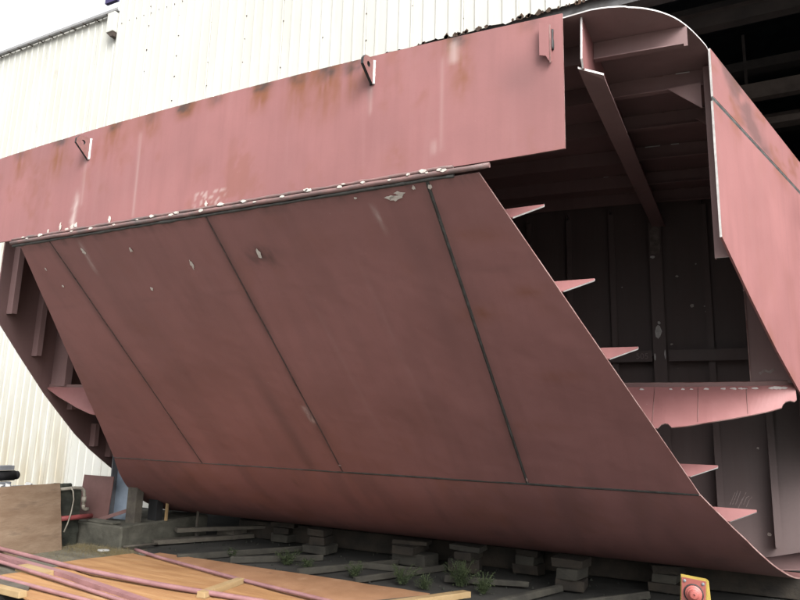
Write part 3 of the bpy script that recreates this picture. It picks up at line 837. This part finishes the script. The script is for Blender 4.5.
# --- lifting lugs and angle clip on the transom
def lifting_lug(x, zt, zb, reach):
    c = Vector((0, -reach * .52, zt - .062))
    out = [(0.0, zb), (-.012, zb), (-reach, zt - .09), (-reach * .98, zt - .045), (-reach * .80, zt - .012), (-reach * .5, zt), (0, zt)]
    hr = .021
    n = 32
    def cast(g):
        d = Vector((math.cos(g), math.sin(g)))
        best = None
        for (a, b) in zip(out, out[1:] + out[:1]):
            p = Vector((a[0] - c.y, a[1] - c.z)); e = Vector((b[0] - a[0], b[1] - a[1]))
            den = d.x * e.y - d.y * e.x
            if abs(den) < 1e-9: continue
            t = (p.x * e.y - p.y * e.x) / den; u = (p.x * d.y - p.y * d.x) / den
            if t > 0 and -1e-6 <= u <= 1 + 1e-6 and (best is None or t < best): best = t
        return d * best
    gs = [2 * math.pi * k / n for k in range(n)] + [math.atan2(o_[1] - c.z, o_[0] - c.y) % (2 * math.pi) for o_ in out]
    gs = sorted(set(round(g, 5) for g in gs)); n = len(gs)
    P = []
    for g in gs:
        q = cast(g); h_ = Vector((math.cos(g), math.sin(g))) * hr
        P.append([(h_.x + c.y, h_.y + c.z), (q.x + c.y, q.y + c.z)])
    vs, fs, fm = [], [], []
    for sx in (-.011, .011):
        for (h_, q) in P:
            vs += [(x + sx, 3.8 + h_[0], h_[1]), (x + sx, 3.8 + q[0], q[1])]
    N = 2 * n
    for k in range(n):
        j = (k + 1) % n
        fs += [(2 * k, 2 * k + 1, 2 * j + 1, 2 * j), (N + 2 * k, N + 2 * j, N + 2 * j + 1, N + 2 * k + 1), (2 * k + 1, N + 2 * k + 1, N + 2 * j + 1, 2 * j + 1), (2 * k, 2 * j, N + 2 * j, N + 2 * k)]
        fm += [0, 0, 1, 1]
    lg = mesh('lifting_lug', vs, fs, [M['lug_red'], M['black']], hull, fm)
    tube('lug_weld', [(x + .012, 3.797, zb + (zt - zb) * k / 12) for k in range(13)], [.010 + .004 * random.random() for _ in range(13)], M['edge'], lg, 8)
    tube('lug_weld', [(x - .012, 3.797, zb + (zt - zb) * k / 12) for k in range(13)], [.007 + .003 * random.random() for _ in range(13)], M['weld'], lg, 8)
lifting_lug(1.515, 4.195, 4.01, .15)
lifting_lug(-1.49, 4.15, 3.945, .15)
prism('angle_clip', [(2.745, 3.770, 4.14), (2.745, 3.770, 3.915), (2.785, 3.770, 3.90), (2.805, 3.770, 3.865), (2.805, 3.770, 4.115)], (0, -.01, 0), [M['primer']], hull)
prism('angle_clip', [(2.806, 3.771, 4.115), (2.806, 3.771, 3.855), (2.806, 3.798, 3.88), (2.806, 3.798, 4.10)], (.009, 0, 0), [M['primer'], M['edge_dull']], hull, rim={0, 1})
tube('lug_weld', [(2.818, 3.796, 3.95 + .02 * k) for k in range(8)], [.006 + .008 * random.random() for _ in range(8)], M['black'], hull, 7)
# --- pale chips and filler along the knuckle and on the slope
rr = random.Random(21)
def chip_band(x, z, w_, h_, m='chip', y=3.7955):
    vs = [(x + w_ * math.cos(g * .45) * rr.uniform(.4, 1.2), y - .002, z + h_ * math.sin(g * .45) * rr.uniform(.4, 1.2)) for g in range(14)]
    prism('paint_chip', vs, (0, -.003, 0), [M[m]], hull)
def chip_slope(x, s, w_, h_, tilt=0, m='chip'):
    vs = []
    for g in range(14):
        a = w_ * math.cos(g * .45) * rr.uniform(.4, 1.2); b = h_ * math.sin(g * .45) * rr.uniform(.4, 1.2)
        vs.append(slope_pt(x + a * math.cos(tilt) - b * math.sin(tilt), s + a * math.sin(tilt) + b * math.cos(tilt)) - NI * .005)
    prism('paint_chip', vs, -NI * .002, [M[m]], hull)
for (x, z, w_, h_) in ((-1.59, 3.315, .03, .035), (-1.54, 3.33, .02, .03), (-1.76, 3.335, .018, .04), (-1.93, 3.31, .012, .024), (-1.1, 3.325, .018, .035), (0.02, 3.315, .02, .03), (-1.66, 3.305, .03, .012)):
    chip_band(x, z, w_, h_)
for x in (-2.25, -2.19, -2.0, -1.55, -1.3, -1.0, -.72, -.55, -.33, -.27, 0.0, .2, .43, .54, .8, 1.01, 1.03, 1.3, 1.33, 1.49, 1.7, 1.84, 1.95, 1.98, 2.07, 2.1):
    s = rr.uniform(.008, .022)
    p = Vector((x, 3.762, 3.262 + rr.uniform(-.012, .02)))
    vs = [p + Vector((1.5 * s * math.cos(g * .9) * rr.uniform(.6, 1.2), -.002, .7 * s * math.sin(g * .9) * rr.uniform(.6, 1.2))) for g in range(7)]
    prism('paint_chip', vs, (0, .014, 0), [M['chip']], hull)
for (x, s, w_, h_, t) in ((1.70, .085, .06, .02, -.1), (1.66, .075, .05, .016, 0), (1.74, .055, .045, .018, .1), (1.86, .03, .014, .016, 0), (1.98, .04, .02, .022, 0), (.35, .40, .02, .055, .0), (-.39, .42, .016, .05, .1), (-1.01, .62, .022, .018, 0), (-1.55, .15, .026, .035, 0),
                          (-.97, .2, .02, .025, 0), (-2.13, .49, .014, .012, 0), (1.40, .04, .014, .01, 0), (-.02, 2.2, .022, .09, .1), (0.03, 2.93, .02, .012, 0), (1.975, 2.98, .012, .03, 0), (-2.2, .28, .01, .02, 0)):
    chip_slope(x, s, w_, h_, t, 'scuff' if s > 2 else 'chip')

# ================================================================== KEEL BLOCKS AND GROUND TIMBERS
def keel_block(x, y, wd, dp, ht, label, rot=0.0):
    t = thing('keel_block', (x, y, 0), label, 'block', 'timber blocks under the ship section')
    c, s = math.cos(rot), math.sin(rot)
    rk = random.Random(int(x * 100) + 7)
    z = 0
    hs_ = [ht * q for q in rk.choice(((.42, .33, .25), (.5, .3, .2), (.36, .36, .28)))]
    for k, hh in enumerate(hs_):
        g = rot + rk.uniform(-.22, .22) + (math.pi / 2 if k == 1 else 0)
        c, s = math.cos(g), math.sin(g)
        ln = wd * rk.uniform(.85, 1.35); dd = dp * rk.uniform(.7, 1.05)
        ox, oy = rk.uniform(-.03, .03), rk.uniform(-.03, .03)
        beam('timber', (x + ox - c * ln / 2, y + oy - s * ln / 2, z + hh / 2), (x + ox + c * ln / 2, y + oy + s * ln / 2, z + hh / 2), (-s, c, 0), dd, (0, 0, 1), hh - .003, M['blocktimber' if (k + int(x * 10)) % 3 else 'railtimber'], t, .010, jitter=.010)
        z += hh
    return t
keel_block(-1.27, 7.58, .26, .3, .30, 'leftmost small dark timber block under the curved ship bottom', .1)
keel_block(0.06, 7.62, .36, .3, .29, 'dark timber block under the middle of the ship bottom', -.05)
keel_block(0.76, 7.58, .34, .3, .30, 'timber block just right of the middle one, behind the weeds', .05)
keel_block(2.02, 7.45, .32, .3, .31, 'rightmost timber block in shadow under the ship bottom', 0)
rails = [((-2.35, 6.2), (-1.35, 7.85), 'leftmost ground timber running back under the ship'), ((-.72, 6.36), (-.08, 7.5), 'ground timber leading back to the middle timber block'),
         ((.0, 6.36), (.52, 7.55), 'ground timber leading to the block behind the weeds'), ((1.5, 6.1), (1.93, 7.28), 'ground timber at the right leading to the rightmost block')]
rails += [((-1.75, 6.45), (-.95, 7.2), 'short dark timber left of the leafy weed behind the rusty plate'), ((.75, 7.0), (1.6, 7.25), 'short timber lying crosswise in front of the two right blocks'),
          ((2.1, 6.6), (2.75, 7.5), 'dark timber on the ground right of the rightmost front block'), ((-.5, 7.1), (.35, 7.2), 'short timber lying crosswise in front of the middle block')]
for (a, b, lab) in rails:
    o = beam('ground_timber', (*a, .03), (*b, .03), (Vector((b[1] - a[1], -(b[0] - a[0]), 0))), .055, (0, 0, 1), .06, M['railtimber'], None, .008, jitter=.008)
    tag(o, lab, 'timber', 'timbers lying under the ship')

for (y, x0, x1, lab) in ((8.15, -3.0, 1.4, 'long added dark timber blocking light behind the blocks under the ship at left'), (8.35, .9, 4.6, 'long added dark timber blocking light behind the rightmost block under the ship')):  # added to stop light coming under the ship from the shed side
    o = beam('light_stop_timber', (x0, y, .115), (x1, y + .05, .115), (0, 1, 0), .26, (0, 0, 1), .23, M['blocktimber'], None, .01, jitter=.01)
    tag(o, lab, 'timber')
for (x, y, lab) in ((-2.1, 8.0, 'dim timber block far back at the left under the ship'), (1.42, 7.95, 'dim timber block set back between the two right blocks'), (2.9, 7.9, 'dim timber block deep in shadow right of the rightmost front block')):
    keel_block(x, y, .3, .28, .265, lab, .05)

# ================================================================== PLINTH, LOW WALL AND THINGS AT THE LEFT
pl = rough_box('concrete_plinth', (-4.5, 6.28, -.05), (-3.42, 7.85, .275), M['concrete'], None, .014, seed=3)
tag(pl, 'low weathered concrete plinth at the left end of the ship', 'plinth')
lw = rough_box('low_wall', (-4.58, 3.9, -.05), (-4.13, 6.22, .71), M['stone'], None, .03, seed=8)
tag(lw, 'dark mossy low stone wall behind the leaning board', 'wall')
# leaning weathered board
P = []
for i in range(13):
    y = 3.95 + (5.845 - 3.95) * i / 12
    P.append([(-3.93 - .12 * j / 8 + .008 * fbm(y * 2, j * .3), y + (.012 * fbm(j * 1.3, 4) - .035 * j / 8 if i == 12 else 0), .0 + (.80 + .006 * fbm(y * 5)) * j / 8) for j in range(9)])
o = plate('leaning_board', P, (-.018, 0, 0), [M['oldply']], None)
tag(o, 'weathered brown plywood board leaning against the low stone wall', 'board')
# debris on top of the wall
rr = random.Random(4)
for (y, l, m, lab) in ((4.98, .12, 'white', 'leftmost white scrap on top of the low wall'), (5.12, .06, 'white', 'small white scrap near the board top, next to the pipe stub'), (5.36, .1, 'white', 'white scrap farthest right on the low wall top')):
    o = prism('scrap', [(-4.10, y, .80), (-4.06, y + l * .5, .792), (-4.10, y + l, .80), (-4.16, y + l * .6, .815)], (0.004, 0, .016), [M[m]]); tag(o, lab, 'scrap')
o = beam('grey_batten', (-4.2, 4.6, .775), (-4.22, 5.58, .765), (1, 0, 0), .11, (0, 0, 1), .035, M['greymetal'], None, .004, jitter=.006); tag(o, 'flat grey batten lying along the low wall top', 'batten')
t = thing('pipe_stub', (-4.4, 4.95, .74), 'short black pipe with grey channel above it on the low wall', 'pipe')
tube('pipe', [(-4.36, 4.85, .90), (-4.36, 5.38, .90)], .062, M['black'], t, 16)
tube('flange', [(-4.36, 5.36, .90), (-4.36, 5.372, .90), (-4.36, 5.425, .90), (-4.36, 5.437, .90)], [.040, .052, .052, .040], M['black'], t, 16)
beam('channel', (-4.36, 4.8, .995), (-4.36, 5.34, .995), (1, 0, 0), .12, (0, 0, 1), .055, M['greymetal'], t, .008)
beam('cradle', (-4.36, 4.8, .78), (-4.36, 5.33, .78), (1, 0, 0), .1, (0, 0, 1), .10, M['greymetal'], t, .008)
# pipes
t = thing('white_pipe', (-4.2, 6.0, .4), 'old white plastic water pipe with an elbow beside the brown plate', 'pipe')
tube('pipe', [(-4.085, 5.72, .715), (-4.09, 6.05, .725), (-4.095, 6.16, .715), (-4.10, 6.205, .68), (-4.10, 6.22, .62), (-4.10, 6.22, .47)], .021, M['pvc'], t)
tube('coupling', [(-4.10, 6.22, .60), (-4.10, 6.22, .53)], .030, M['pvc'], t)
tube('elbow', [(-4.10, 6.22, .50), (-4.10, 6.225, .46), (-4.10, 6.25, .44), (-4.10, 6.30, .435)], .025, M['pvc'], t)
t = tube('red_pipe', [(-4.06, 5.80, .36), (-4.065, 6.05, .355), (-4.07, 6.34, .35)], .032, M['redpipe']); tag(t, 'short red pipe below the white pipe', 'pipe')
t = tube('grey_hose', [(-4.07, 5.98, .735), (-4.045, 6.0, .69), (-4.04, 6.02, .58), (-4.035, 6.0, .42), (-4.01, 5.95, .30), (-4.0, 5.9, .2)], .009, M['pvc'], None, 8); tag(t, 'thin pale hose hanging in front of the white pipe', 'hose')
for i, (x, y, z, r) in enumerate(((-4.22, 5.90, .735, .05), (-4.26, 6.02, .735, .06), (-4.34, 6.12, .73, .055), (-4.42, 5.98, .735, .05))):
    o = rough_box('rubble', (x - r, y - r, z - r * .8), (x + r, y + r, z + r * .6), M['stone'], None, .02, .05, seed=i)
    tag(o, 'dark rubble stone on top of the low wall by the white pipe', 'rubble', 'rubble on the low wall')
# plates and posts on the plinth
o = beam('brown_sheet', (-4.20, 6.46, .275), (-4.20, 6.50, .85), (1, .05, 0), .56, (0, 1, 0), .012, M['brownplate']); tag(o, 'dark brown steel sheet standing on the concrete plinth', 'steel sheet')
t = thing('blue_plate', (-3.9, 6.7, .28), 'blue grey steel channel standing between the plinth and the ship', 'steel channel')
beam('web', (-3.91, 6.72, .275), (-3.91, 6.72, 1.15), (1, .1, 0), .36, (0, 1, 0), .012, M['blue'], t)
beam('flange', (-4.085, 6.66, .275), (-4.085, 6.66, 1.15), (1, 0, 0), .016, (0, 1, 0), .12, M['greymetal'], t)
beam('flange', (-3.735, 6.70, .275), (-3.735, 6.70, .92), (1, 0, 0), .012, (0, 1, 0), .12, M['pvc'], t)
for (x, y, z1, wd, m, lab) in ((-3.60, 6.62, .80, .17, 'oldtimber', 'thick grey timber post between blue channel and ship'), (-3.56, 6.95, .62, .16, 'black', 'black post standing behind the thick timber post'), (-3.42, 7.02, .56, .035, 'timber', 'thin pale batten standing beside the black post'), (-3.16, 7.35, .42, .03, 'oldtimber', 'thin grey batten standing at the rear of the plinth')):
    o = beam('support_post', (x, y, .27 if x < -3.3 else 0), (x, y, z1), (1, 0, 0), wd, (0, 1, 0), max(.03, wd * .7), M[m], None, .004); tag(o, lab, 'post')
o = beam('fallen_timber', (-4.02, 6.42, .295), (-3.72, 6.62, .42), (.5, -.8, 0), .06, (0, 0, 1), .05, M['brownplate'], None, .004); tag(o, 'short dark timber leaning against the blue channel', 'timber')
o = beam('plank_step', (-4.1, 6.36, .295), (-3.60, 6.36, .29), (0, 1, 0), .12, (0, 0, 1), .03, M['concrete'], None, .005, jitter=.006); tag(o, 'small flat plank lying on top of the plinth', 'plank')
o = beam('plank', (-3.35, 6.75, .03), (-2.7, 8.0, .03), (.9, -.45, 0), .14, (0, 0, 1), .05, M['oldtimber'], None, .006, jitter=.01); tag(o, 'grey plank on the ground beside the plinth', 'plank')
o = beam('plank', (-3.30, 7.1, .155), (-2.45, 8.2, .155), (.9, -.5, 0), .12, (0, 0, 1), .05, M['oldtimber'], None, .006, jitter=.01); tag(o, 'upper dark plank under the left end of the ship', 'plank')
o = beam('plank', (-2.95, 7.7, .06), (-2.95, 8.0, .06), (1, 0, 0), .3, (0, 0, 1), .13, M['oldtimber'], None, .006, jitter=.01); tag(o, 'short timber baulk carrying the upper dark plank', 'timber')
o = prism('scrap', [(-3.50, 6.02, .01), (-3.42, 6.00, .01), (-3.36, 6.08, .01), (-3.43, 6.10, .01)], (0, 0, .02), [M['white']]); tag(o, 'white scrap on the ground in front of the plinth corner', 'scrap')
o = tube('lath', [(-3.38, 6.3, .03), (-3.2, 6.7, .035)], .016, M['oldtimber'], None, 6); tag(o, 'thin grey stick lying along the foot of the plinth', 'stick')

# ================================================================== FOREGROUND SHEETS AND BARS
def sheet(name, cs, z, th, m, amp=.004, n=26):
    P = []
    a, b, c, d = [Vector((*q, 0)) for q in cs]
    for i in range(n + 1):
        row = []
        for j in range(n + 1):
            u, v = i / n, j / n
            p = a * (1 - u) * (1 - v) + b * u * (1 - v) + c * u * v + d * (1 - u) * v
            e = (.010 * fbm(u * 14, 2.0) if j in (0, n) else 0)
            row.append((p.x, p.y + e, z + .006 + amp * fbm(p.x * 1.3, p.y * 1.3)))
        P.append(row)
    return plate(name, P, (0, 0, -th), [m], None)
o = sheet('rusty_plate', ((-2.72, 6.29), (.90, 6.29), (.9, 4.9), (-2.72, 4.9)), .028, .012, M['rustplate'])
tag(o, 'flat rusty brown steel plate on the ground in front of the ship', 'steel plate')
hl = o
for (x, y) in ((-1.04, 6.13), (-.90, 6.12), (-.62, 6.04)):
    r = []
    for k in range(12):
        g = 2 * math.pi * k / 12
        r.append((x + .045 * math.cos(g), y + .02 * math.sin(g), .0315))
    prism('slot', r, (0, 0, .002), [M['black']], hl)
o = sheet('plywood_sheet', ((-3.06, 5.16), (-2.86, 6.0), (.18, 5.31), (-.05, 4.3)), .05, .014, M['ply'], .010)
tag(o, 'orange plywood sheet lying under the pink bars', 'plywood')
o = sheet('plywood_sheet', ((-2.9, 4.2), (-2.75, 4.95), (-.3, 4.5), (-.5, 3.7)), .072, .014, M['ply'], .006)
tag(o, 'second plywood sheet under the nearest pink bars at lower left', 'plywood')
def bar(pts, r, lab, flat=None):
    n = 24
    path = []
    for i in range(n + 1):
        t = i / n * (len(pts) - 1); k = min(int(t), len(pts) - 2); f = t - k
        path.append(Vector(pts[k]).lerp(Vector(pts[k + 1]), f))
    if flat:
        P = []
        for p, q in zip(path, path[1:] + [path[-1] * 2 - path[-2]]):
            s = (q - p).normalized().cross(Vector((0, 0, 1)))
            P.append([p + s * flat / 2 + Vector((0, 0, -.055)), p + s * flat / 2, p - s * flat / 2])
        o = plate('pink_bar', P, (0.004, .004, -.008), [M['pinkbar']], None, smooth=False)
    else:
        o = tube('pink_bar', path, r, M['pinkbar'], None, 10)
    return tag(o, lab, 'bar', 'pink primed bars on the ground')
bar([(-4.9, 5.17, .13), (-3.93, 5.05, .125), (-2.32, 4.885, .11), (-1.23, 4.90, .095), (-.0, 5.0, .08), (.7, 5.05, .075)], .024, 'pink bar farthest back of the bundle at lower left')
bar([(-4.6, 4.97, .13), (-3.61, 4.85, .125), (-2.28, 4.68, .12), (-.95, 4.42, .11), (-.1, 4.24, .10)], .03, 'wide flat pink angle bar in the middle of the bundle', flat=.075)
bar([(-4.3, 4.78, .13), (-3.26, 4.63, .12), (-2.1, 4.47, .11), (-1.09, 4.31, .10), (-.4, 4.2, .10)], .019, 'slim pink bar right in front of the wide flat one')
bar([(-3.7, 4.38, .12), (-2.62, 4.23, .11), (-1.32, 4.15, .10), (-.6, 4.1, .10)], .019, 'pink bar nearest the camera at the lower left corner')
bar([(-2.92, 6.09, .075), (-2.31, 5.90, .075), (-.85, 5.58, .07), (.16, 5.40, .07), (.8, 5.28, .07)], .019, 'single pink bar lying apart across the plywood')
def lumber(a, b, wd, ht, m, lab, nm='timber_offcut'):
    a, b = Vector(a), Vector(b); d = b - a
    o = beam(nm, a, b, (d.y, -d.x, 0), wd, (0, 0, 1), ht, M[m], None, .006, jitter=.006)
    return tag(o, lab, 'timber')
lumber((-.80, 5.50, .085), (-.70, 4.86, .085), .09, .05, 'timber', 'pale timber offcut on the plywood under the pink bars')
lumber((1.27, 6.34, .07), (.86, 5.45, .085), .11, .055, 'timber', 'pale timber plank at the right end of the rusty plate')
lumber((1.02, 6.05, .045), (.55, 5.40, .05), .15, .03, 'oldtimber', 'grey brown board lying beside the pale timber plank')
lumber((-2.95, 4.66, .10), (-2.45, 4.60, .10), .13, .06, 'timber', 'short pale timber between the pink bars at lower left')
lumber((-3.0, 4.22, .085), (-2.1, 4.12, .085), .10, .04, 'oldtimber', 'weathered board under the nearest pink bar')
lumber((-2.8, 4.02, .10), (-1.9, 3.98, .10), .08, .05, 'timber', 'pale board at the lower left corner of the picture')
lumber((-3.4, 4.4, .05), (-2.5, 4.28, .05), .06, .06, 'black', 'dark bar under the pink bars at lower left', 'dark_bar')

# ================================================================== JUNCTION LAMP AT THE LOWER RIGHT
t = thing('signal_lamp', (3.46, 4.05, 0), 'red round lamp on a bolted plate in a yellow post box', 'lamp')
L0 = Vector((3.455, 4.0, .80)); ex = Vector((.985, .10, -.10)).normalized(); ez = Vector((.06, .06, 1)).normalized(); ey = ez.cross(ex).normalized()
if ey.y < 0: ey = -ey
def lp(u, v, d): return L0 + ex * u + ez * v + ey * d
prism('housing', [lp(-.062, .072, 0), lp(.062, .072, 0), lp(.062, -.10, 0), lp(-.062, -.10, 0)], ey * .07, [M['yellow']], t)
prism('side_wing', [lp(.063, .072, .0), lp(.072, .066, .0), lp(.092, -.10, .0), lp(.063, -.10, .0)], ey * .06, [M['yellow']], t)
prism('face_plate', [lp(-.058, .067, -.001), lp(.058, .067, -.001), lp(.058, -.075, -.001), lp(-.058, -.075, -.001)], -ey * .006, [M['lampred']], t)
def lathe(name, prof, c, m, n=28):
    vs, fs = [], []
    for (r, d) in prof:
        for k in range(n):
            g = 2 * math.pi * k / n
            vs.append(c + ex * (r * math.cos(g)) + ez * (r * math.sin(g)) - ey * d)
    for a in range(len(prof) - 1):
        for k in range(n):
            j = (k + 1) % n
            fs.append((a * n + k, a * n + j, (a + 1) * n + j, (a + 1) * n + k))
    fs.append(tuple(range((len(prof) - 1) * n, len(prof) * n)))
    return mesh(name, vs, fs, m, t)
cc = lp(0, -.004, 0)
lathe('rim', [(.048, .007), (.048, .013), (.043, .015), (.043, .007)], cc, M['black'])
lathe('lens', [(.042, .007), (.041, .022), (.034, .026), (.033, .036), (.025, .040), (.024, .052), (.018, .058), (.006, .060), (.006, .054)], cc, M['lens'])
for u in (-.044, .044):
    for v in (-.05, .052):
        c_ = lp(u, v, 0)
        lathe('bolt', [(.008, .007), (.008, .012), (.004, .014)], c_, M['greymetal'], 8)
tube('post', [lp(0, -.09, .035), Vector((3.46, 4.06, .35)), Vector((3.46, 4.06, 0))], .03, M['yellow'], t)
tube('foot', [Vector((3.46, 4.06, -.03)), Vector((3.46, 4.06, .012))], .10, M['yellow'], t, 16)

# ================================================================== WEEDS AND DRY GRASS
def weed(x, y, h, n, spread, lab, seed):
    rr = random.Random(seed)
    t = thing('weed', (x, y, 0), lab, 'weed', 'weeds growing among the ground timbers')
    vs, fs, sv, sf = [], [], [], []
    for k in range(n):
        a = rr.uniform(0, 6.28); d = rr.uniform(0, spread)
        bx, by = x + .25 * d * math.cos(a), y + .25 * d * math.sin(a)
        hh = h * rr.uniform(.45, 1.0)
        tx, ty = x + d * math.cos(a), y + d * math.sin(a)
        i0 = len(sv)
        for u in range(4):
            f = u / 3
            px, py, pz = bx + (tx - bx) * f * f, by + (ty - by) * f * f, hh * f
            sv += [(px - .003, py, pz), (px + .003, py, pz)]
        for u in range(3):
            sf.append((i0 + 2 * u, i0 + 2 * u + 1, i0 + 2 * u + 3, i0 + 2 * u + 2))
        for q in range(26):
            f = rr.uniform(.15, 1.05)
            c = Vector((bx + (tx - bx) * f * f + rr.gauss(0, .018), by + (ty - by) * f * f + rr.gauss(0, .018), hh * f + rr.gauss(0, .01)))
            g = rr.uniform(0, 6.28); ln = rr.uniform(.010, .026); wl = ln * rr.uniform(.5, .8)
            d1 = Vector((math.cos(g), math.sin(g), rr.uniform(-.3, .6))).normalized(); d2 = d1.cross(Vector((0, 0, 1))).normalized()
            i0 = len(vs)
            vs += [c, c + d1 * ln * .5 + d2 * wl * .5, c + d1 * ln + Vector((0, 0, -.008)), c + d1 * ln * .5 - d2 * wl * .5]
            fs.append((i0, i0 + 1, i0 + 2, i0 + 3))
    mesh('leaves', vs, fs, M['leaf'], t)
    mesh('stems', sv, sf, M['leaf'], t)
weed(-1.15, 6.75, .17, 26, .22, 'low leafy weed behind the rusty plate near the left timber block', 1)
weed(-.82, 6.70, .13, 16, .15, 'small weed just right of the leftmost leafy weed', 2)
weed(-.15, 6.62, .16, 18, .18, 'sparse weed between the two middle ground timbers', 3)
weed(.42, 6.62, .19, 24, .2, 'leafy weed at the edge of the rusty plate right of centre', 4)
weed(.98, 6.90, .26, 40, .22, 'tallest bushy weed in front of the timber block behind the pale plank', 5)
weed(1.28, 6.72, .20, 26, .18, 'weed at the far end of the pale timber plank', 6)
weed(-2.0, 6.75, .09, 14, .15, 'tiny weed in the shade near the plinth', 7)
weed(.72, 6.55, .14, 18, .14, 'short weed between the leafy weed and the tallest weed', 8)
gv, gf = [], []
rr = random.Random(77)
for k in range(2600):
    x = rr.uniform(-4.05, -2.95); y = rr.gauss(5.98, .12) + .15 * rr.random()
    if rr.random() < .3: y = rr.uniform(5.3, 6.2)
    h = rr.uniform(.015, .06); a = rr.uniform(0, 6.28); l = rr.uniform(.02, .09)
    i0 = len(gv)
    gv += [(x - .002, y, 0), (x + .002, y, 0), (x + l * math.cos(a), y + l * math.sin(a), h)]
    gf.append((i0, i0 + 1, i0 + 2))
o = mesh('dry_grass', gv, gf, M['dry']); tag(o, 'dry straw coloured grass at the foot of the plinth', None, None, 'stuff')
gv, gf = [], []
for k in range(420):
    x = rr.uniform(-4.0, 3.5); y = rr.uniform(5.0, 8.6); s = rr.uniform(.006, .02)
    i0 = len(gv)
    for q in range(5):
        g = 1.2566 * q
        gv.append((x + s * math.cos(g) * rr.uniform(.6, 1.2), y + s * math.sin(g) * rr.uniform(.6, 1.2), -.01))
    gv.append((x, y, s * .7))
    gf += [(i0 + q, i0 + (q + 1) % 5, i0 + 5) for q in range(5)]
o = mesh('gravel', gv, gf, M['stone']); tag(o, 'loose grit scattered over the yard ground', None, None, 'stuff')
